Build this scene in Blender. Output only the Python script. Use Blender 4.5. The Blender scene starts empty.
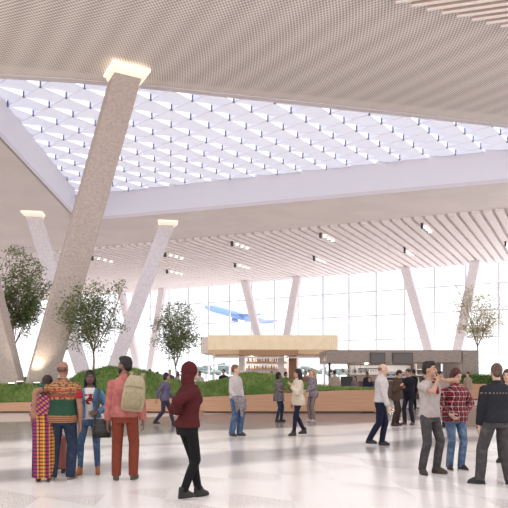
import bpy, bmesh, math, random
import numpy as np
from mathutils import Vector, Matrix
R = math.radians
sc = bpy.context.scene
COL = sc.collection
F, CX, HY, EYE = 600.0, 254.0, 374.0, 1.6     # focal length in px, principal column, horizon row, eye height
def WX(px, d): return (px-CX)/F*d
def WZ(py, d): return EYE+(HY-py)/F*d
def WP(px, py, d): return Vector((WX(px, d), d, WZ(py, d)))
def on_z(px, py, z):
    d = (z-EYE)*F/(HY-py); return Vector((WX(px, d), d, z))

# ------------------------------------------------------------------ materials
DIM = 1.0
def lin(c):
    f = lambda v: v/12.92 if v <= .04045 else ((v+.055)/1.055)**2.4
    return tuple(f(v/255.0)*DIM for v in c[:3])+(1.0,)
class E:                                             # tiny expression layer over math nodes
    def __init__(s, nt, v): s.nt, s.v = nt, v
    def _op(s, op, *a):
        n = s.nt.nodes.new('ShaderNodeMath'); n.operation = op
        for i, x in enumerate((s,)+a):
            x = x.v if isinstance(x, E) else x
            if isinstance(x, (int, float)): n.inputs[i].default_value = x
            else: s.nt.links.new(x, n.inputs[i])
        return E(s.nt, n.outputs[0])
    def __add__(s, o): return s._op('ADD', o)
    def __sub__(s, o): return s._op('SUBTRACT', o)
    def __mul__(s, o): return s._op('MULTIPLY', o)
    def __truediv__(s, o): return s._op('DIVIDE', o)
    def sin(s): return s._op('SINE')
    def abs(s): return s._op('ABSOLUTE')
    def gt(s, o): return s._op('GREATER_THAN', o)
    def lt(s, o): return s._op('LESS_THAN', o)
    def mx(s, o): return s._op('MAXIMUM', o)
    def mn(s, o): return s._op('MINIMUM', o)
    def pw(s, o): return s._op('POWER', o)
    def fr(s): return s._op('FRACT')
    def inside(s, a, b): return s.gt(a)*s.lt(b)
    def smooth(s, a, b):
        n = s.nt.nodes.new('ShaderNodeMapRange'); n.interpolation_type = 'SMOOTHSTEP'
        s.nt.links.new(s.v, n.inputs[0]); n.inputs[1].default_value = a; n.inputs[2].default_value = b
        return E(s.nt, n.outputs[0])
class M:
    def __init__(s, name, col=(200, 200, 200), rough=.6, metal=0.0, spec=.4):
        s.m = bpy.data.materials.new(name); s.m.use_nodes = True; s.nt = s.m.node_tree
        s.b = s.nt.nodes['Principled BSDF']; s.out = s.nt.nodes['Material Output']
        s.b.inputs['Base Color'].default_value = lin(col); s.b.inputs['Roughness'].default_value = rough
        s.b.inputs['Metallic'].default_value = metal; s.b.inputs['Specular IOR Level'].default_value = spec
        s.base = lin(col)
    def xyz(s, which='Object'):
        t = s.nt.nodes.new('ShaderNodeTexCoord'); q = s.nt.nodes.new('ShaderNodeSeparateXYZ')
        s.nt.links.new(t.outputs[which], q.inputs[0]); s.co = t.outputs[which]
        return [E(s.nt, o) for o in q.outputs]
    def noise(s, scale, detail=2.0, stretch=None, rough=.5):
        if not hasattr(s, 'co'): s.xyz()
        n = s.nt.nodes.new('ShaderNodeTexNoise'); n.inputs['Scale'].default_value = scale; n.inputs['Detail'].default_value = detail
        n.inputs['Roughness'].default_value = rough
        v = s.co
        if stretch:
            mp = s.nt.nodes.new('ShaderNodeMapping'); mp.inputs['Scale'].default_value = stretch
            s.nt.links.new(v, mp.inputs[0]); v = mp.outputs[0]
        s.nt.links.new(v, n.inputs['Vector']); return E(s.nt, n.outputs[0])
    def mix(s, fac, a, b):
        n = s.nt.nodes.new('ShaderNodeMix'); n.data_type = 'RGBA'
        for sock, x in ((n.inputs[0], fac), (n.inputs[6], a), (n.inputs[7], b)):
            x = x.v if isinstance(x, E) else x
            if isinstance(x, tuple): sock.default_value = lin(x)
            elif isinstance(x, (int, float)): sock.default_value = x
            else: s.nt.links.new(x, sock)
        return n.outputs[2]
    def color(s, sock): s.nt.links.new(sock, s.b.inputs['Base Color']); return s
    def rough(s, e): s.nt.links.new(e.v, s.b.inputs['Roughness']); return s
    def bump(s, e, strength=.3, dist=.01):
        n = s.nt.nodes.new('ShaderNodeBump'); n.inputs['Strength'].default_value = strength; n.inputs['Distance'].default_value = dist
        s.nt.links.new(e.v, n.inputs['Height']); s.nt.links.new(n.outputs[0], s.b.inputs['Normal']); return s
    def mottled(s, col2, scale=20, lo=.4, hi=.6, detail=3.0, stretch=None):
        n = s.noise(scale, detail, stretch)
        f = n.smooth(lo, hi)
        c = s.nt.nodes.new('ShaderNodeRGB'); c.outputs[0].default_value = s.base
        s.color(s.mix(f, c.outputs[0], col2)); return s
    def emit(s, col, strength):
        s.b.inputs['Emission Color'].default_value = lin(col); s.b.inputs['Emission Strength'].default_value = strength; return s
_mc = {}
def fabric(col, rough=.85, var=.92):
    """woven cloth: slightly mottled in its own colour with a fine bump"""
    key = ('fab', col, rough, var, DIM)
    if key not in _mc:
        m = M('cloth_%d' % len(_mc), col, rough, spec=.2)
        m.mottled(tuple(c*var for c in col), 26, .35, .7)
        m.bump(m.noise(28, 2), .5, .012)
        _mc[key] = m.m
    return _mc[key]
def plain(col, rough=.5, metal=0.0, spec=.4):
    key = ('pl', col, rough, metal, spec, DIM)
    if key not in _mc:
        m = M('finish_%d' % len(_mc), col, rough, metal, spec)
        m.rough(m.noise(12, 2)*.1+(rough-.05)); _mc[key] = m.m
    return _mc[key]

# ------------------------------------------------------------------ geometry
class G:
    """collects simple solids; build() links them as one mesh object"""
    def __init__(s): s.v, s.f = [], []
    def add(s, vs, fs):
        b = len(s.v); s.v += [tuple(p) for p in vs]; s.f += [tuple(b+i for i in f) for f in fs]; return s
    def box(s, c, d, rz=0.0):
        x, y, z = d[0]/2, d[1]/2, d[2]/2; ca, sa = math.cos(rz), math.sin(rz); vs = []
        for dx, dy, dz in ((-x, -y, -z), (x, -y, -z), (x, y, -z), (-x, y, -z), (-x, -y, z), (x, -y, z), (x, y, z), (-x, y, z)):
            vs.append((c[0]+dx*ca-dy*sa, c[1]+dx*sa+dy*ca, c[2]+dz))
        return s.add(vs, [(3, 2, 1, 0), (4, 5, 6, 7), (0, 1, 5, 4), (1, 2, 6, 5), (2, 3, 7, 6), (3, 0, 4, 7)])
    def bb(s, x0, x1, y0, y1, z0, z1): return s.box(((x0+x1)/2, (y0+y1)/2, (z0+z1)/2), (x1-x0, y1-y0, z1-z0))
    def hexa(s, lo, hi):                               # two quads, lower ring then upper ring
        return s.add(list(lo)+list(hi), [(3, 2, 1, 0), (4, 5, 6, 7), (0, 1, 5, 4), (1, 2, 6, 5), (2, 3, 7, 6), (3, 0, 4, 7)])
    def loft(s, rings, cap=True):
        n = len(rings[0]); b = len(s.v)
        for r in rings: s.v += [tuple(p) for p in r]
        for i in range(len(rings)-1):
            for j in range(n):
                k = (j+1) % n; s.f.append((b+i*n+j, b+i*n+k, b+(i+1)*n+k, b+(i+1)*n+j))
        if cap:
            s.f.append(tuple(b+j for j in reversed(range(n)))); s.f.append(tuple(b+(len(rings)-1)*n+j for j in range(n)))
        return s
    def ring(s, c, ax, r, n=12, r2=None, up=None):
        ax = Vector(ax).normalized(); u = ax.orthogonal().normalized() if up is None else (Vector(up)-ax*ax.dot(Vector(up))).normalized()
        w = ax.cross(u); r2 = r2 or r
        return [Vector(c)+u*math.cos(2*math.pi*i/n)*r+w*math.sin(2*math.pi*i/n)*r2 for i in range(n)]
    def cyl(s, a, b, ra, rb=None, n=12):
        rb = ra if rb is None else rb; a, b = Vector(a), Vector(b); ax = (b-a).normalized(); up = ax.orthogonal()
        return s.loft([s.ring(a, ax, ra, n, up=up), s.ring(b, ax, rb, n, up=up)])
    def caps(s, a, b, ra, rb, n=12):                   # tapered capsule
        a, b = Vector(a), Vector(b); ax = b-a
        if ax.length < 1e-6: ax = Vector((0, 0, 1))
        ax = ax.normalized(); up = ax.orthogonal(); rings = []
        for t in (-.98, -.75, -.4): rings.append(s.ring(a+ax*ra*t, ax, ra*math.sqrt(1-t*t), n, up=up))
        rings += [s.ring(a, ax, ra, n, up=up), s.ring(b, ax, rb, n, up=up)]
        for t in (.4, .75, .98): rings.append(s.ring(b+ax*rb*t, ax, rb*math.sqrt(1-t*t), n, up=up))
        return s.loft(rings)
    def tube(s, pts, radii, n=8):
        pts = [Vector(p) for p in pts]; rings = []; up = None
        if not isinstance(radii, (list, tuple)): radii = [radii]*len(pts)
        for i, p in enumerate(pts):
            ax = (pts[min(i+1, len(pts)-1)]-pts[max(i-1, 0)]).normalized()
            up = ax.orthogonal() if up is None else up
            rings.append(s.ring(p, ax, radii[i], n, up=up))
        return s.loft(rings)
    def strip(s, pts, w, t, side=(1, 0, 0)):           # flat ribbon with thickness along a path
        pts = [Vector(p) for p in pts]; rings = []
        for i, p in enumerate(pts):
            ax = (pts[min(i+1, len(pts)-1)]-pts[max(i-1, 0)]).normalized()
            sd = Vector(side); sd = (sd-ax*ax.dot(sd)).normalized(); nn = ax.cross(sd)
            rings.append([p+sd*w/2-nn*t/2, p+sd*w/2+nn*t/2, p-sd*w/2+nn*t/2, p-sd*w/2-nn*t/2])
        return s.loft(rings)
    def ell(s, c, r, rot=None, nu=16, nv=10):
        rings = []; c = Vector(c)
        for i in range(nv+1):
            t = -math.pi/2+math.pi*(i+.15*(i == 0)-.15*(i == nv))/nv; z, q = math.sin(t), math.cos(t); rg = []
            for j in range(nu):
                a = 2*math.pi*j/nu; p = Vector((r[0]*q*math.cos(a), r[1]*q*math.sin(a), r[2]*z))
                rg.append(c+(rot @ p if rot is not None else p))
            rings.append(rg)
        return s.loft(rings)
    def map(s, fn): s.v = [tuple(fn(Vector(p))) for p in s.v]; return s
    def mesh(s, name): me = bpy.data.meshes.new(name); me.from_pydata(s.v, [], s.f); me.update(); return me
    def build(s, name, m, parent=None, smooth=False, bevel=0):
        me = s.mesh(name); return link(name, me, m, parent, smooth, bevel)
def link(name, me, m, parent=None, smooth=False, bevel=0):
    o = bpy.data.objects.new(name, me); COL.objects.link(o); o.parent = parent
    for q in (m if isinstance(m, (list, tuple)) else [m]): me.materials.append(q.m if isinstance(q, M) else q)
    if smooth: me.polygons.foreach_set('use_smooth', [True]*len(me.polygons))
    if bevel:
        b = o.modifiers.new('edge', 'BEVEL'); b.width = bevel; b.segments = 2; b.limit_method = 'ANGLE'
    return o
def thing(name, label, cat, loc=(0, 0, 0), rz=0.0, group=None):
    o = bpy.data.objects.new(name, None); COL.objects.link(o); o.location = loc; o.rotation_euler = (0, 0, rz)
    o.empty_display_size = .1
    return tag(o, label, cat, group)
def tag(o, label, cat, group=None, kind=None):
    o['label'] = label; o['category'] = cat
    if group: o['group'] = group
    if kind: o['kind'] = kind
    return o
def struct(o, label=None):
    o['kind'] = 'structure'
    if label: o['label'] = label
    return o
def remesh(g, voxel, it=4):
    """one continuous skin over a union of overlapping solids"""
    me = g.mesh('tmp'); o = bpy.data.objects.new('tmp', me); COL.objects.link(o)
    bm = bmesh.new(); bm.from_mesh(me); bmesh.ops.recalc_face_normals(bm, faces=bm.faces); bm.to_mesh(me); bm.free()
    md = o.modifiers.new('r', 'REMESH'); md.mode = 'VOXEL'; md.voxel_size = voxel
    if it: sm = o.modifiers.new('s', 'SMOOTH'); sm.iterations = it; sm.factor = .5
    dg = bpy.context.evaluated_depsgraph_get(); out = bpy.data.meshes.new_from_object(o.evaluated_get(dg), depsgraph=dg)
    bpy.data.objects.remove(o); bpy.data.meshes.remove(me); return out
# ------------------------------------------------------------------ camera, sky, view
cam = bpy.data.objects.new('camera', bpy.data.cameras.new('camera')); COL.objects.link(cam); sc.camera = cam
cam.location = (0, 0, EYE); cam.rotation_euler = (R(90), 0, 0)
cam.data.sensor_width = 36; cam.data.lens = F/508*36; cam.data.shift_y = (HY-254)/508; cam.data.clip_end = 6000
sc.view_settings.view_transform = 'Standard'; sc.view_settings.look = 'None'; sc.view_settings.gamma = 1
sc.view_settings.use_curve_mapping = False; sc.view_settings.exposure = 0.32
sc.cycles.use_denoising = True; sc.cycles.max_bounces = 8; sc.cycles.diffuse_bounces = 5; sc.cycles.transparent_max_bounces = 12
w = bpy.data.worlds.new('overcast_sky'); sc.world = w; w.use_nodes = True
bgn = w.node_tree.nodes['Background']; bgn.inputs[0].default_value = (1.0, .985, .985, 1); bgn.inputs[1].default_value = 1.5
sun = bpy.data.objects.new('sun', bpy.data.lights.new('sun', 'SUN')); COL.objects.link(sun)
sun.data.energy = 9.0; sun.data.angle = R(4); sun.data.color = (1, .955, .915); sun.rotation_euler = Vector((.15, -.62, -1)).to_track_quat('-Z', 'Y').to_euler()

# ------------------------------------------------------------------ roof plan
ZC, ZG = 16.0, 18.4
A29 = R(29); VD = Vector((-math.cos(A29), math.sin(A29), 0)); UD = Vector((math.sin(A29), math.cos(A29), 0))
P0 = Vector((32, 75.8, 0))                                   # a point of the glazing line
def wall_pt(t, off=0.0, z=0.0): p = P0+VD*t+UD*off; p.z = z; return p
LIP = [(-15.0, 28.6), (-12.4, 29.15), (-9, 29.6), (-5.5, 30.2), (2.46, 32.05), (14.8, 35.0), (30, 39.2)]
FARE = [(30, 41.5), (19, 45.0), (-17.0, 56.8)]
def poly(name, pts, z, m, parent=None, holes=None):
    bm = bmesh.new(); vs = [bm.verts.new((x, y, z)) for x, y in pts]
    es = [bm.edges.new((vs[i], vs[(i+1) % len(vs)])) for i in range(len(vs))]
    bmesh.ops.triangle_fill(bm, edges=es, use_beauty=True); bmesh.ops.recalc_face_normals(bm, faces=bm.faces)
    me = bpy.data.meshes.new(name); bm.to_mesh(me); bm.free(); return link(name, me, m, parent)

# ------------------------------------------------------------------ floor
mf = M('terrazzo', (226, 212, 208), .2, spec=.34)
x, y, z = mf.xyz()
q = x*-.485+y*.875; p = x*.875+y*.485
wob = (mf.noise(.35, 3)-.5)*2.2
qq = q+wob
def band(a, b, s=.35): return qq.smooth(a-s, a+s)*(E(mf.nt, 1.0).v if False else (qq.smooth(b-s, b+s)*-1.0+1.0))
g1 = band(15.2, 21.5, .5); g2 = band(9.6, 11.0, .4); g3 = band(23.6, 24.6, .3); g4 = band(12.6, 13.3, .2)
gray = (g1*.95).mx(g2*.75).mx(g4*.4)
speck = mf.noise(60, 3).smooth(.46, .62)
tri = ((p*1.1).fr()-.5).abs()-((q*.55).fr()-.5).abs()        # inlaid triangles
trim_ = tri.gt(.0)*mf.noise(.5, 2).smooth(.44, .58)*y.lt(13.0)
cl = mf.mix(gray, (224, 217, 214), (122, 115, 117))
cl = mf.mix(trim_*speck*.85, cl, (136, 116, 106))
cl = mf.mix(speck*.3, cl, (160, 142, 136))
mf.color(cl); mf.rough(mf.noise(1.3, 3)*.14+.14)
wl, wr = wall_pt(106), wall_pt(-10)
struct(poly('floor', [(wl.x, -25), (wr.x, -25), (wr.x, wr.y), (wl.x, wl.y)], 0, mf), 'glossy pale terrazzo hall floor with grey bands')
ground = M('apron_concrete', (150, 150, 150), .9)
ground.mottled((135, 137, 138), .05)
struct(G().bb(-1500, 1500, 60, 3000, -.6, -.15).build('ground', ground), 'pale airfield apron beyond the glass')

# ------------------------------------------------------------------ ceiling
smooth_c = M('ceiling_panel', (232, 224, 221), .8); smooth_c.mottled((227, 219, 216), .3)
mesh_c = M('ceiling_mesh', (190, 180, 176), .8)
x, y, z = mesh_c.xyz()
yy = y-22.0
a = ((x+yy*yy*.045+y*.25)*(6.283/.19)).sin()
b = ((x*-.55+y*.72+x*x*.004)*(6.283/.2)).sin()
c = ((x*.9+y*.5)*(6.283/1.3)+yy*yy*.05).sin()
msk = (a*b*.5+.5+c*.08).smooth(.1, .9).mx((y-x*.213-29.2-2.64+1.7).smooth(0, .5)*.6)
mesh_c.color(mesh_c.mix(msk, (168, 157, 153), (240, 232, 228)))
slat_m = M('ceiling_slat', (240, 232, 230), .7)
gap_m = M('ceiling_gap', (218, 208, 205), .9); gap_m.mottled((212, 202, 199), 1)
XR, XL = 40.0, -60.0
ceil = thing('ceiling', None, None) if False else bpy.data.objects.new('ceiling', None); COL.objects.link(ceil)
struct(ceil, 'pale hall ceiling with a skylight opening')
poly('mesh_panel', LIP+[(XR, 41.8), (XR, 14.0), (XL, 14.0), (XL, 28.6)], ZC, mesh_c, ceil)  # roof stops short out of view to let extra sky and sun in
sb = lambda X: 52-.405*(X-22)
poly('smooth_panel', [(XL, 28.6), (-15.0, 28.6), (-16.4, 55)]+[FARE[2], FARE[1], FARE[0], (30, 39.2), (XR, 41.8), (XR, sb(XR)), (XL, sb(XL))], ZC, smooth_c, ceil)
wlc, wrc = wall_pt((P0.x-XL)/math.cos(A29)), wall_pt((P0.x-XR)/math.cos(A29))
poly('slat_backing', [(XR, sb(XR)), (XL, sb(XL)), (XL, wlc.y), (XR, wrc.y)], ZC+.05, gap_m, ceil)
g = G(); t = -8.0
B0 = Vector((22, 52, 0)); BD = Vector((-1, .405, 0)).normalized()
def slat_start(t):                                           # where the slat line through wall point t meets the boundary
    p = wall_pt(t); d = -UD
    den = d.x*BD.y-d.y*BD.x; s = ((B0.x-p.x)*BD.y-(B0.y-p.y)*BD.x)/den
    return p+d*s
while t < 104:
    s0, s1 = slat_start(t), wall_pt(t, -.35)
    for k in range(1):
        hw = VD*.33
        lo = [s0-hw, s0+hw, s1+hw, s1-hw]
        g.hexa([(q.x, q.y, ZC-.24) for q in lo], [(q.x, q.y, ZC+.04) for q in lo])
    t += .98
g.build('slat', slat_m, ceil, bevel=.04)
# coarse slat bank at the near right
g = G(); bk = []
for i in range(26):
    X = 1.4+i*.66; Y = 22.55+(X-5)*.339; d = Vector((.968, -.25, 0)); n = Vector((.25, .968, 0))*.05
    s0 = Vector((X, Y, 0)); s1 = s0+d*24; lo = [s0-n, s0+n, s1+n, s1-n]
    g.hexa([(q.x, q.y, ZC-.34) for q in lo][::-1], [(q.x, q.y, ZC-.02) for q in lo][::-1])
g.build('coarse_slat', M('shaded_slat_tone', (196, 176, 166), .7), ceil, bevel=.02)  # shade of the blade sides put into the colour
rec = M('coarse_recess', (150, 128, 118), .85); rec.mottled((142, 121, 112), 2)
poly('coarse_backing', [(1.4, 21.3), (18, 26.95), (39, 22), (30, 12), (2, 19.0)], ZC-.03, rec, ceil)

ge = G()
for i in range(26):
    X = 1.4+i*.66; Y = 22.55+(X-5)*.339; d = Vector((.968, -.25, 0)); n = Vector((.25, .968, 0))*.06
    s0 = Vector((X, Y, 0))-d*.02; s1 = s0+d*24; lo = [s0-n, s0+n, s1+n, s1-n]
    ge.hexa([(q.x, q.y, ZC-.385) for q in lo][::-1], [(q.x, q.y, ZC-.335) for q in lo][::-1])
ge.build('lit_slat_edge', M('lit_edge_tone', (244, 234, 230), .7), ceil)  # brightness of the lit slat bottoms painted as an added pale strip
# skylight well
well_m = M('well_lining', (228, 226, 232), .7)
g = G()
def wallq(g, a, b, z0, z1, th, inw):
    a, b = Vector((a[0], a[1], 0)), Vector((b[0], b[1], 0)); d = (b-a).normalized(); n = Vector((-d.y, d.x, 0))*th*inw
    lo = [a, b, b+n, a+n]; g.hexa([(q.x, q.y, z0) for q in lo], [(q.x, q.y, z1) for q in lo])
ring_ = LIP+FARE+[(-16.4, 55)]
for i in range(len(ring_)): wallq(g, ring_[i], ring_[(i+1) % len(ring_)], ZC, ZG+.25, .12, -1)
g.build('well_wall', well_m, ceil)
g = G()
for i in range(6, 9): wallq(g, ring_[i], ring_[(i+1) % len(ring_)], ZC-.06, ZC+.25, .08, 1)
for i in range(0, 6): wallq(g, ring_[i], ring_[i+1], ZC-.05, ZC-.01, .4, -1)
wallq(g, ring_[-1], ring_[0], ZC-.06, ZC+.25, .08, 1)
g.build('well_edge', M('well_edge_paint', (216, 208, 212), .6), ceil)

# cushions of the skylight on a square lattice
sk = bpy.data.objects.new('window_1', None); COL.objects.link(sk); struct(sk, 'skylight of translucent cushions on a diagonal grid')
def skin_mat(name, col, tr, clear):
    m = M(name, col, .5); nt = m.nt
    tl = nt.nodes.new('ShaderNodeBsdfTranslucent'); tl.inputs[0].default_value = lin(col)
    mx = nt.nodes.new('ShaderNodeMixShader'); mx.inputs[0].default_value = tr
    nt.links.new(m.b.outputs[0], mx.inputs[1]); nt.links.new(tl.outputs[0], mx.inputs[2])
    tp = nt.nodes.new('ShaderNodeBsdfTransparent'); m2 = nt.nodes.new('ShaderNodeMixShader'); m2.inputs[0].default_value = clear
    nt.links.new(mx.outputs[0], m2.inputs[1]); nt.links.new(tp.outputs[0], m2.inputs[2]); nt.links.new(m2.outputs[0], m.out.inputs[0])
    return m
cush = skin_mat('cushion_foil', (216, 219, 234), .13, .0)
lens = skin_mat('lens_foil', (246, 248, 255), .4, .12)
N0, e1, e2 = Vector((-3.79, 36.9, ZG)), Vector((1.08, 1.38, 0)), Vector((-1.46, 1.24, 0))
def in_plan(p, mg):
    X, Y = p.x, p.y
    lip = np.interp(X, [q[0] for q in LIP], [q[1] for q in LIP]); far = 56.8-.327*(X+17)
    return X > -16.9-mg and X < 31 and Y > lip-mg and Y < far+mg
cells, lenses, bars, posts = G(), G(), G(), []
NS = 6; H = .38
for i in range(-34, 34):
    for j in range(-34, 34):
        o = N0+e1*i+e2*j
        if in_plan(o, .1): posts.append(o)
        if not in_plan(o+(e1+e2)*.5, 1.1): continue
        rows = []
        for a_ in range(NS+1):
            s = a_/NS; row = []
            for b_ in range(NS+1):
                u = b_/NS; p = o+e1*s+e2*u
                p.z += H*(s*s*(3-2*s)*.45+s**1.6*.55)*(.75*u**4+.25*u*u)
                row.append(p)
            rows.append(row)
        vs = [p for r in rows for p in r]; n = NS+1
        cells.add(vs, [(a_*n+b_, a_*n+b_+1, (a_+1)*n+b_+1, (a_+1)*n+b_) for a_ in range(NS) for b_ in range(NS)])
        top = [r[-1] for r in rows]; bot = [o+e2+e1*(b_/NS) for b_ in range(n)]
        lenses.add(top+bot, [(b_, b_+1, n+b_+1, n+b_) for b_ in range(NS)])
        sd = rows[-1]; sb_ = [o+e1+e2*(a_/NS) for a_ in range(n)]
        cells.add(sd+sb_, [(a_, n+a_, n+a_+1, a_+1) for a_ in range(NS)])
        bars.cyl(o, o+e2, .016, n=5); bars.cyl(o, o+e1, .014, n=5)
cells.build('cushion', cush, sk, smooth=True); lenses.build('cushion_lens', lens, sk)
bars.build('cable_net', plain((236, 226, 228), .5), sk)
postm = plain((112, 116, 148), .4, .2)
posts.sort(key=lambda p: p.y)
pm = G().cyl((0, 0, -.06), (0, 0, .40), .07, n=8).mesh('strut')
pm.materials.append(postm)
for k, p in enumerate(posts[:100]):
    o = bpy.data.objects.new('strut', pm); COL.objects.link(o); o.parent = sk; o.location = p
g = G()
for p in posts[100:]: g.cyl(p+Vector((0, 0, -.06)), p+Vector((0, 0, .40)), .07, n=8)
if g.v: g.build('strut_row', postm, sk)['kind'] = 'stuff'

# ------------------------------------------------------------------ glazed end wall
wn = bpy.data.objects.new('window_2', None); COL.objects.link(wn); struct(wn, 'tall glazed end wall with slim white mullions')
mul = M('mullion_paint', (228, 228, 238), .5)
g = G(); ang = math.atan2(VD.y, VD.x)
T0, T1 = -10.0, 105.0
tt = 1.0-4*3
while tt < T1:
    c = wall_pt(tt); g.box((c.x, c.y, 8.0), (.22, .25, 16), ang); tt += 4.0
c = wall_pt((T0+T1)/2)
for zz in (.1, 3.0, 6.4, 9.8, 13.2, 15.92): g.box((c.x, c.y, zz), (T1-T0, .12, .17), ang)
g.build('mullion', mul, wn)
gl = M('clear_glazing', (255, 255, 255), .02); nt = gl.nt
tp = nt.nodes.new('ShaderNodeBsdfTransparent'); tp.inputs[0].default_value = (.97, .98, 1, 1)
gs = nt.nodes.new('ShaderNodeBsdfGlossy'); gs.inputs['Roughness'].default_value = .02
mx = nt.nodes.new('ShaderNodeMixShader'); mx.inputs[0].default_value = .05
nt.links.new(tp.outputs[0], mx.inputs[1]); nt.links.new(gs.outputs[0], mx.inputs[2]); nt.links.new(mx.outputs[0], gl.out.inputs[0])
G().box((c.x, c.y, 8.0), (T1-T0, .03, 15.9), ang).build('pane', gl, wn)

# ------------------------------------------------------------------ leaning columns
conc = M('speckled_concrete', (190, 176, 170), .75)
nz = conc.noise(9, 4, rough=.75).smooth(.35, .65); n2 = conc.noise(38, 2).smooth(.42, .6)
conc.color(conc.mix(n2*.35, conc.mix(nz, (192, 178, 172), (174, 160, 154)), (140, 127, 121)))
white_c = M('column_paint', (232, 226, 230), .7); n2 = white_c.noise(6, 3).smooth(.4, .62)
white_c.color(white_c.mix(n2, (236, 230, 233), (226, 219, 224)))
rim_m = M('rim_glow', (255, 244, 222), .5).emit((255, 240, 212), .8)  # rim above the capital made to glow in place of hidden lamps
cream = M('capital_glow', (246, 238, 222), .6).emit((255, 236, 205), .28)  # light washing down the flare is put into the capital as emission
def column(base, top, w0, d0, w1, d1, th, m, label, group, capital=True, cw=1.9):
    base, top = Vector(base), Vector(top)
    r = thing('leaning_column', label, 'column', base, group=group); r['kind'] = 'thing'
    ex, ey = Vector((math.cos(th), math.sin(th), 0)), Vector((-math.sin(th), math.cos(th), 0))
    def rg(c, w_, d_, z): return [Vector((c.x, c.y, 0))+ex*sx*w_/2+ey*sy*d_/2+Vector((0, 0, z)) for sx, sy in ((-1, -1), (1, -1), (1, 1), (-1, 1))]
    v = top-base; zt = v.z-(.42 if capital else 0)
    cz = lambda z: v*(z/v.z)
    G().hexa(rg(cz(-.0), w0, d0, 0.0), rg(cz(zt), w1, d1, zt)).build('shaft', m, r, bevel=.03)
    if capital:
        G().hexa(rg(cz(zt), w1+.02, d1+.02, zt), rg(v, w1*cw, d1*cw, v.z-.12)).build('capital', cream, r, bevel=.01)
        G().hexa(rg(v, w1*cw+.1, d1*cw+.1, v.z-.12), rg(v, w1*cw+.1, d1*cw+.1, v.z-.02)).build('glow_rim', rim_m, r)
    return r
TH = R(29)
c1t = on_z(127, 70, ZC)
column((WX(37.5, 28), 28, .6), (c1t.x, c1t.y, ZC-.08), 1.34, .5, 1.28, 1.15, TH, conc, 'speckled concrete column that leans across the skylight, with a glowing flared top', 'speckled leaning columns', cw=1.32)
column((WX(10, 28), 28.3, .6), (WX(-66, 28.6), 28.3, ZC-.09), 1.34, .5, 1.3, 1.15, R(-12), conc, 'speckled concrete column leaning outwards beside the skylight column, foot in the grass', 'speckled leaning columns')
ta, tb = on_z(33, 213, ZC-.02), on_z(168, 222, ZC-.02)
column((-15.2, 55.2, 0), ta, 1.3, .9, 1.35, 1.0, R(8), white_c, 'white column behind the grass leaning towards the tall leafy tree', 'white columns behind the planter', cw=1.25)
column((-13.6, 55.0, 0), tb, 1.3, .9, 1.35, 1.0, R(8), white_c, 'white column behind the grass leaning towards the round tree, glowing rim on top', 'white columns behind the planter', cw=1.25)
labs = [('slim white column by the glass, the one leaning away from the leafy tree top', 'slim white column by the glass showing through the pale tree'),
        ('slim white column rising behind the cream kiosk roof, by the aircraft body', 'slim white column rising behind the cream kiosk roof, past the aircraft tail'),
        ('slim white column by the glass just beside the round tree', 'slim white column by the glass between two trees')]
labs[0] = ('slim white column above the dark kiosk, clear of any tree', labs[0][1])
for k, (la, lb) in enumerate(labs):
    o = 24.5*k
    for tb_, tt_, lb_ in ((7.95+o, 12.3+o, la), (6.5+o, 3.45+o, lb)):
        b0, b1 = wall_pt(tb_, -2.5), wall_pt(tt_, -2.5, ZC-.27)
        column(b0, b1, 1.15, .8, 1.15, .8, math.atan2(VD.y, VD.x)+math.pi, white_c, lb_, 'slim columns along the glass wall', capital=False)

# uplights at the foot of the columns
ulm = plain((90, 88, 86), .4, .6); ull = M('uplight_lens', (255, 240, 214), .3).emit((255, 236, 205), 6)
def uplight(px, d, zb, tgt, label, watts):
    p = Vector((WX(px, d), d, zb)); r = thing('uplight', label, 'lamp', p, group='uplights at the column feet')
    G().cyl((0, 0, 0), (0, 0, .16), .13, .15).build('housing', ulm, r); G().cyl((0, 0, .16), (0, 0, .175), .13).build('lens', ull, r)
    l = bpy.data.objects.new('beam', bpy.data.lights.new('beam', 'SPOT')); COL.objects.link(l); l.parent = r; l.location = (0, 0, .25)
    l.data.energy = watts; l.data.spot_size = R(75); l.data.spot_blend = .9; l.data.color = (1, .86, .66); l.data.shadow_soft_size = .1
    l.rotation_euler = (Vector(tgt)-p).to_track_quat('-Z', 'Y').to_euler()
UPL = [(11.5, 'small round uplight in the grass, first from the picture edge', 8), (20, 'small round uplight in the grass close to the foot of the outward leaning column', 16),
       (36.5, 'small round uplight in the grass close to the skylight column', 40)]

# little spotlight rows between the far slats
fm = plain((70, 64, 64), .5); fl = M('spot_lens', (255, 255, 255), .3).emit((255, 250, 240), 2.2)
FX = [(92, 257.5, 'above the leafy tree'), (165, 254, 'beside the glow rimmed white column, nearer one'), (167, 271, 'beside the glow rimmed white column, lower one'), (232, 243, 'above the aircraft nose, upper of two'),
      (235, 264.5, 'above the aircraft nose, lower of two'), (320.5, 234.5, 'over the middle of the glass, upper of two'), (314, 258, 'over the middle of the glass, lower of two'),
      (422, 225, 'over the dark kiosk, highest of all'), (404.7, 250, 'straight above the column over the dark kiosk'), (505.5, 243, 'at the edge of the picture above the pale tree')]
for px, py, lab in FX:
    p = on_z(px, py, ZC-.4); r = thing('ceiling_spotlight', 'small ceiling spotlight with white lamps '+lab, 'spotlight', p, -A29, group='spotlights between the ceiling slats')
    G().bb(-.09, .09, -.16, .16, -.35, .42).build('housing', fm, r)
    for k in (1, 2, 3): G().cyl((0, 1.1*k, .06), (0, 1.1*k, -.02), .16, n=10).build('lamp', fl, r)
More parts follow.
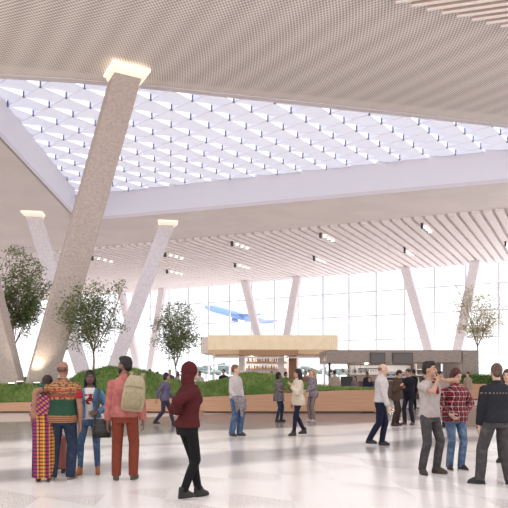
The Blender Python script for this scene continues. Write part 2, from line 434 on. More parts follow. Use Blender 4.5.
# ------------------------------------------------------------------ people
_hand = {}
def hand_geo(curl, vox):
    """left hand, wrist at the origin, fingers down, palm facing -X, thumb towards -Y"""
    key = (round(curl, 2), vox)
    if key in _hand: return _hand[key]
    g = G(); g.caps((0, 0, .02), (0, 0, -.015), .024, .023, 10)
    g.ell((.0, -.002, -.05), (.0155, .039, .05)); g.ell((-.006, -.022, -.03), (.016, .02, .034))
    for j, (yy, L) in enumerate(((-.029, .072), (-.0095, .080), (.0095, .074), (.028, .058))):
        p = Vector((0, yy, -.084+abs(j-1.3)*.003)); a = curl*.35
        g.caps((0, yy*.8, -.05), p, .011, .0095, 8)
        for k, f in enumerate((.44, .31, .25)):
            d = Vector((-math.sin(a), (j-1.5)*.06, -math.cos(a))); q = p+d*L*f; r = .0088-.0009*k
            g.caps(p, q, r, r-.0006, 8); p = q; a += curl*(.75+.06*j)
    p = Vector((-.006, -.024, -.02))
    for L, d, r in ((.042, (-.35, -.72, -.62), .0125), (.032, (-.4, -.35, -.85), .0105), (.025, (-.45, -.1, -.9), .009)):
        q = p+Vector(d).normalized()*L; g.caps(p, q, r, r-.0008, 8); p = q
    me = remesh(g, vox, 2)
    v = np.empty(len(me.vertices)*3); me.vertices.foreach_get('co', v); v = v.reshape(-1, 3)
    f = [tuple(q.vertices) for q in me.polygons]; bpy.data.meshes.remove(me)
    _hand[key] = (v, f); return _hand[key]
TORSO = {'m': [(.80, .09, .075, .01), (.86, .150, .102, .012), (.93, .166, .114, .014), (1.0, .160, .108, .01), (1.08, .146, .098, .004), (1.18, .153, .104, .004),
               (1.28, .168, .115, .004), (1.35, .174, .112, .008), (1.40, .160, .096, .012), (1.44, .112, .076, .014), (1.50, .064, .062, .012)],
         'f': [(.80, .09, .075, .01), (.86, .158, .104, .014), (.93, .172, .116, .016), (1.0, .156, .106, .01), (1.08, .124, .088, .002), (1.18, .130, .092, .002),
               (1.28, .146, .112, -.006), (1.35, .148, .104, .004), (1.40, .134, .086, .012), (1.44, .092, .066, .014), (1.50, .054, .054, .012)]}
def tsec(sex, z):
    t = TORSO[sex]; zs = [q[0] for q in t]
    return [float(np.interp(z, zs, [q[i] for q in t])) for i in (1, 2, 3)]
def ik(a, b, l1, l2, pole):
    a, b = Vector(a), Vector(b); d = b-a; L = min(d.length, (l1+l2)*.999); d = d.normalized(); b = a+d*L
    x = (l1*l1-l2*l2+L*L)/(2*L); h = math.sqrt(max(l1*l1-x*x, 0)); p = Vector(pole); p = (p-d*p.dot(d)).normalized()
    return a+d*x+p*h, b
SK = {'dark': (112, 78, 64), 'brown': (138, 98, 80), 'tan': (196, 150, 126), 'umber': (168, 120, 98), 'fair': (226, 184, 162)}
def skin(c):
    key = ('skin', c)
    if key not in _mc:
        m = M('skin_'+c, SK[c], .5, spec=.35); m.mottled(tuple(v*.9 for v in SK[c]), 14, .35, .7); _mc[key] = m.m
    return _mc[key]
def hairm(c):
    key = ('hair', c)
    if key not in _mc:
        m = M('hair_%d' % len(_mc), c, .55, spec=.3); n = m.noise(30, 3, (1, 1, .15)); m.color(m.mix(n.smooth(.35, .65), c, tuple(v*.65 for v in c))); m.bump(n, .5, .01); _mc[key] = m.m
    return _mc[key]

class Person:
    def __init__(s, px, d, H, rz, label, sex='m', tone='tan', feet=None, hands=None, poles=None, palms=None, lean=0, roll=0, twist=0, head=(0, 0), curl=.55, vox=None,
                 bulk=1.0, group=None, x=None):
        s.k = H/1.75; s.sex = sex; s.H = H; s.tone = tone; k = s.k
        s.near = d < 12; s.vox = vox or (.011 if s.near else (.014 if d < 17 else .018))
        s.loc = Vector((WX(px, d) if x is None else x, d, 0)); s.rz = R(rz); s.rot = Matrix.Rotation(s.rz, 4, 'Z')
        s.lean, s.roll, s.twist = R(lean), R(roll), R(twist); s.bulk = bulk
        feet = feet or ((.11, 0, 0, 12), (-.11, 0, 0, -12))
        s.feet = feet; hands = hands or (None, None); poles = poles or (None, None); palms = palms or (None, None)
        hipz = .925*k
        reach = .855*k
        for sd, (fx, fy, fz, _a) in zip((1, -1), feet):       # the pelvis sinks until both feet can be reached
            dx = math.hypot(fx-sd*.092*k, fy); hipz = min(hipz, fz+.085*k+math.sqrt(max(reach**2-dx*dx, .2)))
        s.dz = hipz-.925*k
        s.legs, s.arms = [], []
        for sd, (fx, fy, fz, yaw) in zip((1, -1), feet):
            hip = Vector((sd*.092*k, .01*k, hipz)); lift = .085*k+fz
            kn, an = ik(hip, (fx, fy, lift), .43*k, .43*k, (math.sin(R(yaw))*.6, -1, 0))
            s.legs.append((hip, kn, an, R(yaw)))
        sw = .186 if sex == 'm' else .158
        for i, sd in enumerate((1, -1)):
            sh = s.T(Vector((sd*sw*bulk, .014, 1.372))); tg = hands[i]
            if tg is None: tg = sh+Vector((sd*.07, -.05, -.52))*k
            tg = Vector(tg)
            el, wr = ik(sh, tg, .285*k, .25*k, poles[i] or (sd*.35, 1, -.1))
            s.arms.append((sh, el, wr, Vector(palms[i]) if palms[i] else None, sd))
        s.hyaw, s.hpitch = R(head[0]), R(head[1])
        s.body(curl); o = s.root; o.location = s.loc; o.rotation_euler = (0, 0, s.rz); tag(o, label, 'person', group)
    def T(s, p):                                              # unit torso point -> posed, scaled
        p = Vector(p); t = min(max((p.z-.9)/.25, 0), 1); t = t*t*(3-2*t)
        c = Vector((0, .01, .95)); q = p-c
        q = Matrix.Rotation(s.twist*t, 3, 'Z') @ (Matrix.Rotation(s.roll*t, 3, 'Y') @ (Matrix.Rotation(s.lean*t, 3, 'X') @ q))
        q = (q+c)*s.k; q.z += s.dz; return q
    def Hd(s, p):                                             # unit head point -> posed
        c = Vector((0, .012, 1.52)); q = Matrix.Rotation(s.hyaw, 3, 'Z') @ (Matrix.Rotation(s.hpitch, 3, 'X') @ (Vector(p)-c))
        return s.T(q+c)
    def tors(s, g, z0, z1, inf, n=20, flare=0.0, steps=12, e=2.5):
        rings = []
        for i in range(steps+1):
            z = z0+(z1-z0)*i/steps; rx, ry, cy = tsec(s.sex, max(z, .86)); rx *= s.bulk; ry *= s.bulk
            fl = flare*max(0, (z0+.35-z)/.35)
            rx, ry = rx+inf+fl, ry+inf+fl; rg = []
            for j in range(n):
                a = 2*math.pi*j/n; ca, sa = math.cos(a), math.sin(a)
                rg.append(s.T((math.copysign(abs(ca)**(2/e), ca)*rx, cy+math.copysign(abs(sa)**(2/e), sa)*ry, z)))
            rings.append(rg)
        return g.loft(rings)
    def hell(s, g, c, r, seg=16):                             # ellipsoid in head space
        t = G().ell(c, r, nu=seg, nv=10).map(s.Hd); return g.add(t.v, t.f)
    def body(s, curl):
        k = s.k; g = G(); b = s.bulk
        s.tors(g, .845, 1.50, -.006)
        g.caps(s.T((0, .016, 1.45)), s.Hd((0, .012, 1.56)), .058*k*(1 if s.sex == 'm' else .86), .053*k*(1 if s.sex == 'm' else .86), 14)
        s.hell(g, (0, .012, 1.652), (.077, .097, .098)); s.hell(g, (0, -.022, 1.585), (.060, .07, .072)); s.hell(g, (0, -.058, 1.545), (.034, .034, .028))
        t = G().caps((0, -.084, 1.645), (0, -.106, 1.606), .010, .0155, 10).map(s.Hd); g.add(t.v, t.f)
        t = G().caps((-.036, -.072, 1.655), (.036, -.072, 1.655), .012, .012, 8).map(s.Hd); g.add(t.v, t.f)
        for q in (-1, 1): s.hell(g, (q*.078, .008, 1.622), (.011, .02, .032), 10)
        for hip, kn, an, yaw in s.legs:
            g.caps(hip, kn, .08*k*b, .048*k, 14); mid = kn.lerp(an, .33)+Vector((0, .012*k, 0))
            g.caps(kn, mid, .048*k, .048*k, 12); g.caps(mid, an, .048*k, .033*k, 12)
            g.caps(an, an+Vector((math.sin(yaw)*.1, -math.cos(yaw)*.1, -.045))*k, .034*k, .028*k, 10)
        for sh, el, wr, pn, sd in s.arms:
            g.caps(sh, el, .048*k*b, .04*k, 12); m = el.lerp(wr, .3); g.caps(el, m, .04*k, .04*k, 12); g.caps(m, wr, .04*k, .026*k, 12)
        if s.sex == 'f':
            for q in (-1, 1): g.ell(s.T((q*.062, -.075, 1.275)), (.055*k, .045*k, .055*k))
        me = remesh(g, s.vox, 5)
        hv, hf = hand_geo(curl, .0048 if s.near else .008)
        bm = bmesh.new(); bm.from_mesh(me)
        for sh, el, wr, pn, sd in s.arms:
            d = (wr-el).normalized(); n = pn if pn is not None else Vector((-sd, 0, 0))
            n = s.rotv(n) if False else n; n = (n-d*n.dot(d))
            n = n.normalized() if n.length > 1e-3 else d.orthogonal()
            t = n.cross(d) if sd > 0 else d.cross(n)
            X, Y, Z = -n, -t, -d                              # canonical axes of the left hand
            Mx = Matrix((X, Y, Z)).transposed(); c2 = wr+d*.012*k
            new = [bm.verts.new(c2+(Mx @ Vector(p))*k*1.02) for p in hv]
            flip = Mx.determinant() < 0
            for f in hf:
                try: bm.faces.new([new[i] for i in (reversed(f) if flip else f)])
                except ValueError: pass
        bm.to_mesh(me); bm.free()
        s.root = link('person', me, skin(s.tone), None, True)
    def rotv(s, v): return v
    def add(s, name, g, m, vox=None, it=3, cut=None, smooth=True, thick=0):
        me = remesh(g, vox or s.vox, it) if vox != 0 else g.mesh(name)
        if cut:
            bm = bmesh.new(); bm.from_mesh(me); bmesh.ops.delete(bm, geom=[f for f in bm.faces if cut(f.calc_center_median()/s.k)], context='FACES'); bm.to_mesh(me); bm.free()
        me.name = name
        o = link(name, me, m, s.root, smooth)
        if thick: md = o.modifiers.new('thickness', 'SOLIDIFY'); md.thickness = thick; md.offset = -1
        return o
    # ---- clothing
    def top(s, m, hem=.9, inf=.018, sleeve='long', si=.012, neck=1.465, flare=0.0, cut=None, name='shirt', collar=False, hood=False, thick=0):
        g = G(); k = s.k
        s.tors(g, hem, neck, inf, flare=flare)
        if s.sex == 'f':
            for q in (-1, 1): g.ell(s.T((q*.062, -.075, 1.275)), ((.055+inf)*k, (.045+inf)*k, (.055+inf)*k))
        for sh, el, wr, pn, sd in s.arms:
            if sleeve is None: continue
            ru, re_, rw = (.050*s.bulk+si*.8)*k, (.046+si)*k, (.034+si)*k
            if sleeve == 'short':
                e2 = sh.lerp(el, .62); g.caps(sh, sh.lerp(el, .2), ru, ru*.98); g.cyl(sh.lerp(el, .1), e2, ru, ru*.97, 14)
            else:
                g.caps(sh, el, ru, re_); w2 = el.lerp(wr, .95 if sleeve == 'long' else .45); g.caps(el, el.lerp(wr, .1), re_, re_); g.cyl(el, w2, re_, rw if sleeve == 'long' else re_*.95, 14)
        if collar:
            t = G(); t.loft([t.ring((0, .016, 1.44), (0, 0, 1), .084, 16, r2=.084), t.ring((0, .02, 1.512), (0, -.1, 1), .072, 16)]); t.map(s.T); g.add(t.v, t.f)
        if hood:
            for c, r in (((0, .03, 1.645), (.098, .112, .118)), ((0, .05, 1.55), (.09, .09, .09)), ((0, .04, 1.49), (.1, .085, .06))): s.hell(g, c, r)
        return s.add(name, g, m, cut=cut, thick=thick)
    def pants(s, m, waist=1.02, rt=.092, rk=.068, ra=.055, cuff=.07, name='trousers', inf=.010):
        g = G(); k = s.k; s.tors(g, .82, waist, inf)
        for hip, kn, an, yaw in s.legs:
            g.caps(hip, kn, rt*k*s.bulk, rk*k, 14); e = an+(kn-an).normalized()*(cuff-.085)*k
            g.caps(kn, kn.lerp(e, .1), rk*k, rk*k); mid = kn.lerp(e, .4)+Vector((0, .008*k, 0))
            g.cyl(kn, mid, rk*k, (rk*.55+ra*.5)*k, 14); g.cyl(mid+(mid-e)*.05, e, (rk*.55+ra*.5)*k, ra*k, 14)
        return s.add(name, g, m)
    def skirt(s, m, z1, z0=1.05, r1=.2, ry=.16, name='dress', top=None):
        g = G(); rings = []
        for i in range(11):
            t = i/10; z = z1+(z0-z1)*t; rx, r2, cy = tsec(s.sex, max(z, .9)); rx, r2 = rx+.016, r2+.016
            u = max(0, (.95-z)/(.95-z1)) if z < .95 else 0
            rx, r2 = rx+(r1-rx)*u, r2+(ry-r2)*u
            rings.append([s.T((math.cos(a)*rx*(1+.04*math.sin(7*a)*u), cy+math.sin(a)*r2*(1+.04*math.sin(7*a)*u), z)) for a in [2*math.pi*j/28 for j in range(28)]])
        g.loft(rings)
        if top: top(g)
        return s.add(name, g, m)
    def shoes(s, m, boot=0.0, sole=None, heel=0.0):
        k = s.k
        for hip, kn, an, yaw in s.legs:
            d = Vector((math.sin(yaw), -math.cos(yaw), 0)); rt = Matrix.Rotation(yaw, 3, 'Z'); z0 = an.z-.085*k
            b = Vector((an.x, an.y, z0)); g = G()
            up = (kn-an).normalized()
            P = lambda f, z: b+d*f*k+Vector((0, 0, z*k))
            def ov(f0, f1, w_, z, n=16):
                f1 *= .88; w_ *= .92                      # sole-shaped outline
                out = []
                for j in range(n):
                    a = 2*math.pi*j/n; f = (f0+f1)/2+(f1-f0)/2*math.cos(a); ww = w_*(1-.1*math.cos(a)) if f < .12 else w_*.95
                    out.append(b+(rt @ Vector((math.sin(a)*ww, -f, z)))*k)
                return out
            g.loft([ov(-.075, .195, .042, .004), ov(-.078, .2, .046, .022), ov(-.076, .19, .044, .05), ov(-.07, .13, .042, .085), ov(-.05, .06, .04, .11+boot)] if not boot else
                   [ov(-.075, .19, .04, .004), ov(-.078, .195, .044, .022), ov(-.074, .18, .042, .055), ov(-.068, .1, .042, .09), ov(-.062, .055, .045, .12+boot)])
            sh = s.add('shoe' if not boot else 'boot', g, m, vox=.009 if s.near else .012, it=2)
            if sole:
                t = G(); t.loft([ov(-.08, .2, .044, 0.0), ov(-.082, .204, .047, .02)])
                o = t.build('sole', sole, sh)
    def hair(s, style, col):
        g = G(); m = hairm(col)
        if style in ('short', 'short_up'):
            s.hell(g, (0, .024, 1.668), (.084, .098, .098)); s.hell(g, (0, .062, 1.625), (.07, .06, .07))
            if style == 'short_up': s.hell(g, (0, -.02, 1.728), (.068, .075, .045)); s.hell(g, (0, .02, 1.735), (.07, .08, .04))
        elif style == 'bald': s.hell(g, (0, .035, 1.635), (.081, .083, .055))
        else:
            s.hell(g, (0, .024, 1.668), (.09, .103, .102)); s.hell(g, (0, .062, 1.62), (.08, .065, .085))
            if style == 'bob':
                for q in (-1, 1): s.hell(g, (q*.06, .03, 1.585), (.04, .062, .075))
                s.hell(g, (0, .065, 1.575), (.078, .05, .075))
            if style in ('long', 'longer'):
                L = 1.36 if style == 'long' else 1.27
                for q in (-1, 1):
                    t = G().caps((q*.07, .03, 1.62), (q*.088, .015, L+.06), .038, .024).map(s.Hd); g.add(t.v, t.f)
                for q in (-.045, 0, .045):
                    t = G().caps((q, .075, 1.62), (q*1.2, .105, L), .05, .03).map(s.Hd); g.add(t.v, t.f)
            if style == 'tail': 
                t = G().caps((0, .12, 1.66), (0, .14, 1.45), .035, .02).map(s.Hd); g.add(t.v, t.f)
        return s.add('hair', g, m, vox=.010 if s.near else .014, it=2)
    def face(s, iris=(60, 40, 30), beard=None, brow=(40, 28, 24), lips=(150, 88, 80)):
        for q in (-1, 1):
            e = G().ell((q*.031, -.0755, 1.633), (.0125, .012, .0065)).map(s.Hd).build('eye', plain((196, 186, 180), .3), s.root, True)
            G().ell((q*.031, -.0855, 1.633), (.0065, .004, .0068), nu=10, nv=6).map(s.Hd).build('iris', plain(iris, .2), e, True)
            G().caps((q*.016, -.0855, 1.656), (q*.046, -.078, 1.657), .005, .004, 8).map(s.Hd).build('eyebrow', hairm(brow), s.root, True)
        G().ell((0, -.0905, 1.573), (.025, .0085, .0075)).map(s.Hd).build('lips', plain(lips, .45), s.root, True)
        if beard:
            g = G(); s.hell(g, (0, -.026, 1.575), (.0625, .071, .06)); s.hell(g, (0, -.062, 1.545), (.037, .036, .031))
            s.add('beard', g, hairm(beard), vox=.007, it=2, cut=None)
    def world(s, p): return s.loc+s.rot @ Vector(p)
    def local(s, p): return s.rot.inverted() @ (Vector(p)-s.loc)
    def lx(s, px, py, dd=0.0):                                # a photo point at this person's own distance (dd nearer), in local space
        return s.local(WP(px, py, s.loc.y-dd))
def loc_fn(px, d, rz):
    """photo point -> local space of a person standing at (px, d) and turned by rz"""
    l = Vector((WX(px, d), d, 0)); ri = Matrix.Rotation(-R(rz), 4, 'Z')
    return lambda qx, qy, dd=0.0: ri @ (WP(qx, qy, d-dd)-l)
DIM = .70                                                     # dark dyes: the hall is exposed bright
# ------------------------------------------------------------------ garment patterns
def kente():
    m = M('kente_print', (200, 120, 60), .85, spec=.2); x, y, z = m.xyz()
    sx = ((x+y*.6)*11.0).fr(); sz = (z*19.0).fr(); cb = ((x+y*.6)*5.5).fr()
    c = m.mix(sz.gt(.62), (206, 146, 62), (132, 54, 48))
    mag = m.mix(sz.gt(.5), (164, 48, 112), (88, 44, 92))
    c = m.mix(cb.gt(.68), c, mag)
    c = m.mix(sx.inside(.0, .14), c, (70, 36, 54)); c = m.mix(sx.inside(.4, .47), c, (240, 190, 80))
    up = z.gt(1.0); c2 = m.mix((z*12+x*9).fr().gt(.5), (160, 48, 118), (204, 142, 66)); c2 = m.mix((z*17-x*14).fr().gt(.7), c2, (88, 38, 120))
    m.color(m.mix(up, c, c2)); m.bump(m.noise(16, 2), .5, .012); return m.m
def afro_shirt():
    m = M('printed_shirt', (44, 74, 58), .85, spec=.2); x, y, z = m.xyz()
    n = (m.noise(14, 3)-.5)*.06; zz = z+n
    tan_ = m.mix((zz*26).fr().gt(.55), (176, 128, 92), (146, 96, 74)); tan_ = m.mix(m.noise(22, 3).gt(.54), tan_, (104, 70, 56))
    c = m.mix(zz.gt(1.22), (42, 76, 58), tan_)
    c = m.mix(zz.inside(1.26, 1.29)+zz.inside(1.335, 1.355), c, (164, 62, 50)); c = m.mix(zz.inside(1.30, 1.32)*m.noise(30, 2).gt(.45), c, (60, 86, 66)); c = m.mix(zz.inside(1.39, 1.40), c, (216, 150, 60))
    hem = m.mix((z*34).fr().gt(.5), (168, 122, 88), (128, 82, 62)); c = m.mix(zz.lt(.99), c, hem)
    gs = x.gt(.215)*z.gt(1.15); c = m.mix(gs, c, (46, 84, 64))                       # green sleeve on one side, red patch on the other
    c = m.mix(x.lt(-.22)*z.inside(1.24, 1.33), c, (158, 44, 46))
    m.color(c); m.bump(m.noise(14, 2), .5, .014); return m.m
def plaid_m():
    m = M('plaid_flannel', (150, 40, 50), .9, spec=.2); x, y, z = m.xyz()
    u = ((x*1.0+y*.7)*12.0).fr(); v = (z*12.0).fr()
    a, b = u.gt(.5), v.gt(.5)
    c = m.mix(a, m.mix(b, (142, 36, 48), (40, 26, 32)), m.mix(b, (46, 30, 36), (178, 62, 70)))
    c = m.mix(u.inside(.72, .79)+v.inside(.72, .79), c, (196, 184, 182)); c = m.mix(u.inside(.2, .26)*v.gt(.3), c, (96, 120, 128))
    m.color(c); m.bump(m.noise(14, 2), .4, .012); return m.m
def denim(col, fade, name):
    m = M(name, col, .85, spec=.2); x, y, z = m.xyz()
    f = m.noise(11, 4).smooth(.42, .75); n2 = m.noise(90, 2, (1, 1, .3))
    c = m.mix(f*.55, col, fade); c = m.mix(n2*.35, c, tuple(v*.75 for v in col)); m.color(c); m.bump(m.noise(20, 2), .5, .012); return m.m
def graphic_tee():
    m = M('graphic_tee', (232, 222, 220), .85, spec=.2); x, y, z = m.xyz()
    r = ((x*x)*1.3+(z-1.22)*(z-1.22)*.8).lt(.0085)*y.lt(0.0); n = m.noise(16, 3)
    c = m.mix(r*n.gt(.46), (232, 222, 220), (168, 62, 58)); c = m.mix(r*n.gt(.6), c, (70, 44, 46)); m.color(c); return m.m
def quilt_leather():
    m = M('quilted_jacket', (30, 31, 38), .6, spec=.25); x, y, z = m.xyz()
    d = ((x*10+z*10).fr()-.5).abs().mn(((x*10-z*10).fr()-.5).abs()); m.bump(d.smooth(0, .1), .5, .012)
    st = ((x*22).fr()-.5).abs().lt(.2)*z.inside(1.318, 1.335)*y.gt(.02); m.color(m.mix(st*.8, m.mix(m.noise(9, 2), (20, 21, 29), (30, 32, 42)), (150, 142, 130))); return m.m
def heather(c, c2, sc_=40):
    m = M('heather', c, .9, spec=.15); n = m.noise(sc_, 3); m.color(m.mix(n.smooth(.4, .6), c, c2)); m.bump(m.noise(16, 2), .5, .012); return m.m
BLUE = denim((74, 98, 134), (140, 162, 190), 'blue_denim'); DARK = denim((44, 54, 76), (70, 84, 108), 'dark_denim'); GREY = denim((72, 68, 70), (112, 106, 106), 'grey_denim')
NAVY = fabric((30, 34, 56)); BLACK = fabric((22, 21, 24)); CHAR = fabric((52, 48, 52))
bshoe = plain((38, 32, 32), .4); tanshoe = plain((128, 112, 92), .7); wsole = plain((214, 206, 200), .6)
GA, GB, GC, GD = 'group of four chatting by the planter', 'three chatting beside the low wall', 'business people talking by the dark kiosk', 'group standing near the plaid shirt'

# 1 woman in the print dress
L = loc_fn(44, 8.95, 180)
p = Person(44, 8.95, 1.575, 180, 'person in a yellow and magenta print dress seen from behind, held by an arm', 'f', 'brown', lean=2, roll=-4, hands=(None, L(50, 432, -.05)), head=(12, 4),
           feet=((.09, .0, 0, 12), (-.08, -.02, 0, -6)), group=GA)
ksh = kente()
p.skirt(ksh, .07, 1.06, .185, .15); p.top(ksh, hem=.93, inf=.016, sleeve='short', si=.014, name='bodice'); p.shoes(plain((120, 60, 70), .5)); p.hair('bob', (52, 30, 30))

# 2 man in the printed shirt
L = loc_fn(63, 8.97, 180)
p = Person(63, 8.97, 1.79, 180, 'bald person in a green and tan patterned shirt, arm around the dress wearer', 'm', 'umber', bulk=1.08, roll=0, head=(-8, 2),
           hands=(L(34, 409, .27), L(80.5, 423, .02)), poles=((.35, 1, .2), (-.6, .7, 0)), palms=((0, -1, -.1), None), feet=((.15, .03, 0, 22), (-.10, -.04, 0, -14)), group=GA)
p.top(afro_shirt(), hem=.86, inf=.03, sleeve='short', si=.024, flare=.02, collar=True); p.pants(DARK, waist=.98, rt=.096, rk=.078, ra=.07, cuff=.055, name='jeans'); p.shoes(tanshoe, sole=wsole); p.hair('bald', (120, 88, 74)); p.face()

# 3 woman in the denim jacket
L = loc_fn(90, 9.6, 8)
p = Person(90, 9.6, 1.65, 8, 'smiling person with long black hair in a blue denim jacket, jeans and brown ankle boots', 'f', 'dark', head=(6, -2),
           hands=(L(97, 412, .2), L(80, 427, .05)), poles=((.8, .5, -.4), (-.6, .8, 0)), palms=((-.3, .6, -.4), None), feet=((.12, 0, 0, 10), (-.15, -.03, 0, -18)), group=GA)
p.top(graphic_tee(), hem=.93, inf=.012, sleeve=None, name='tee')
p.top(denim((86, 124, 162), (150, 182, 206), 'jacket_denim'), hem=.95, inf=.03, si=.018, name='jacket', cut=lambda c: c.y < 0 and abs(c.x) < .062+max(0, c.z-1.3)*.2 and abs(c.x) < .1 and c.z > .9, thick=.01, collar=True)
p.pants(BLUE, waist=1.0, rt=.088, rk=.06, ra=.046, cuff=.13, name='jeans'); p.shoes(plain((168, 104, 66), .55), boot=.05); p.hair('longer', (22, 18, 20)); p.face(lips=(120, 60, 58))
PW3 = p

# 4 man with the backpack
L = loc_fn(125, 9.06, 184)
p = Person(125, 9.06, 1.85, 184, 'person in a pink sweater and rust trousers wearing a beige backpack, looking aside', 'm', 'brown', bulk=.97, head=(62, -4),
           hands=(L(107, 430, .02), None), poles=((.5, .8, 0), None), feet=((.13, .0, 0, 16), (-.12, -.02, 0, -16)), group=GA)
p.top(heather((190, 118, 112), (174, 102, 98), 12), hem=.90, inf=.026, si=.02, collar=True, name='sweater'); p.pants(fabric((134, 64, 48), var=.92), rt=.098, rk=.078, ra=.066, cuff=.06, waist=1.0); p.shoes(plain((92, 76, 64), .7)); p.hair('short_up', (38, 28, 26)); p.face(beard=(44, 30, 26))
PM4 = p

# 5 hooded walker
L = loc_fn(188, 7.7, 128)
p = Person(188, 7.7, 1.76, 128, 'person in a maroon hooded top and black leggings walking alone across the floor', 'f', 'tan', lean=4, bulk=.98,
           hands=(L(192, 412, -.1), L(178, 413, .08)), poles=((.2, 1, 0), (-.25, 1, 0)), feet=((.02, -.17, .0, 0), (-.05, .10, .02, -4)))
p.top(fabric((82, 27, 31), var=.92), hem=.92, inf=.028, si=.02, hood=True, name='hooded_top'); p.pants(BLACK, rt=.086, rk=.064, ra=.05, cuff=.09, name='leggings'); p.shoes(plain((26, 22, 24), .45), boot=.03)

# 6 lavender walker by the planter
p = Person(165, 18.6, 1.67, 80, 'slight person in a lavender grey top walking past the low planter behind the maroon hood', 'f', 'tan', lean=5, feet=((.05, -.26, 0, 0), (-.05, .3, .05, 0)), hands=((.2, -.22, .86), (-.22, .2, .84)))
p.top(fabric((112, 102, 128)), hem=.84, inf=.03, si=.02, name='tunic'); p.pants(fabric((66, 62, 84))); p.shoes(bshoe); p.hair('bob', (50, 40, 44))

# 7 man holding a jacket
L = loc_fn(236, 15.5, 58)
p = Person(236, 15.5, 1.84, 58, 'person in a pale sweater and blue jeans with a grey jacket over one arm', 'm', 'fair', head=(25, 0), hands=(L(243, 400, .1), L(238, 399, .28)), poles=((.5, 1, -.3), (-.5, 1, -.3)), feet=((.09, -.05, 0, 10), (-.11, .06, 0, -8)))
p.top(fabric((208, 196, 196)), hem=.92, inf=.02, name='sweater'); p.pants(BLUE, rt=.092, rk=.078, ra=.076, cuff=.05, name='jeans'); p.shoes(plain((58, 46, 44), .5)); p.hair('short', (150, 104, 72)); p.face(brow=(130, 90, 66))
PM7 = p

# 8 woman in the tunic, 9 in the cream coat, 10 blonde
L = loc_fn(279, 20.0, 70)
p = Person(279, 20.0, 1.66, 70, 'person with dark bobbed hair in a loose grey tunic holding a phone', 'f', 'brown', hands=(L(288.5, 390), L(286, 391, .2)), poles=((.6, .6, -.8), (-.6, .6, -.8)), feet=((.08, -.05, 0, 8), (-.08, .05, 0, -8)), group=GB)
p.top(heather((132, 122, 124), (96, 88, 94), 16), hem=.74, inf=.045, sleeve='short', si=.02, flare=.04, name='tunic'); p.pants(DARK, rt=.086, rk=.062, ra=.05, name='jeans'); p.shoes(bshoe); p.hair('bob', (34, 26, 28)); p.face()
P8 = p
L = loc_fn(298, 15.6, -70)
p = Person(298, 15.6, 1.73, -70, 'person in a short cream coat and navy trousers, one hand raised', 'f', 'tan', lean=2, hands=(L(291.5, 386, .16), None), poles=((.5, .3, -1), (-.6, .8, -.3)), feet=((.05, -.14, 0, 4), (-.05, .2, .03, -4)), group=GB)
p.top(fabric((222, 206, 186)), hem=.80, inf=.034, si=.024, collar=True, flare=.02, name='coat'); p.pants(NAVY, rt=.084, rk=.06, ra=.05, cuff=.12); p.shoes(bshoe, boot=.06); p.hair('long', (36, 26, 28)); p.face()
L = loc_fn(312.5, 20.0, -62)
p = Person(312.5, 20.0, 1.77, -62, 'blonde person in a grey long sleeved top and taupe trousers, arms folded', 'f', 'fair', hands=(L(306, 391, .12), L(308, 394, .2)), poles=((.7, .6, -.6), (-.7, .6, -.6)), feet=((.07, .02, 0, 8), (-.08, -.04, 0, -8)), group=GB)
p.top(heather((150, 138, 146), (120, 110, 120), 14), hem=.82, inf=.03, si=.02, flare=.02, name='long_top'); p.pants(fabric((138, 122, 120)), rt=.084, rk=.062, ra=.052); p.shoes(plain((196, 178, 170), .5)); p.hair('long', (206, 168, 124)); p.face(brow=(150, 120, 90))

# 11 man in the white shirt striding
p = Person(381, 13.4, 1.83, 78, 'balding person in a white shirt and navy trousers striding alone past the planter end', 'm', 'fair', lean=3, head=(0, 6), feet=((.05, -.02, .0, 4), (-.05, .26, .04, -4)), hands=((.24, .12, .86), (-.2, -.16, .84)), bulk=1.05)
p.top(fabric((216, 206, 206)), hem=.93, inf=.026, si=.022, collar=True); p.pants(NAVY, rt=.094, rk=.07, ra=.06); p.shoes(bshoe); p.hair('bald', (150, 96, 76)); p.face(brow=(140, 96, 76))

# 12-14 business people
L = loc_fn(396, 18.5, 72)
p = Person(396, 18.5, 1.73, 72, 'person in a brown suit leaning in towards a dark suited partner', 'm', 'tan', lean=7, head=(10, 14), hands=(L(402, 388), L(400, 386, .2)), poles=((.5, .8, -.6), (-.5, .8, -.6)), feet=((.09, -.02, 0, 8), (-.09, .08, 0, -8)), group=GC)
p.top(fabric((84, 64, 54)), hem=.80, inf=.035, si=.026, collar=True, name='suit_jacket'); p.pants(fabric((66, 48, 44)), rt=.092, rk=.072, ra=.062); p.shoes(plain((52, 30, 28), .4)); p.hair('short', (58, 38, 32)); p.face()
L = loc_fn(410, 19.1, -55)
p = Person(409, 18.9, 1.76, -55, 'person in a dark navy suit jacket facing the brown suited partner', 'm', 'tan', lean=3, head=(-5, 8), hands=(L(403.5, 391, .1), L(403, 387, .2)), poles=((.6, .8, -.5), (-.6, .8, -.5)), feet=((.12, .05, 0, 8), (-.12, -.05, 0, -8)), group=GC)
p.top(fabric((34, 34, 44)), hem=.82, inf=.034, si=.026, collar=True, name='suit_jacket'); p.pants(fabric((44, 42, 56)), rt=.09, rk=.07, ra=.06); p.shoes(plain((96, 52, 44), .45)); p.hair('short', (62, 46, 40)); p.face()
p = Person(413.5, 27, 1.8, 200, 'person in a black waistcoat over white sleeves far behind the navy suit', 'm', 'tan', feet=((.1, 0, 0, 8), (-.1, 0, 0, -8)), group=GC)
p.top(fabric((226, 220, 220)), hem=.93, inf=.018); p.top(BLACK, hem=.86, inf=.03, sleeve=None, name='waistcoat'); p.pants(BLACK); p.shoes(bshoe); p.hair('short', (40, 30, 30))

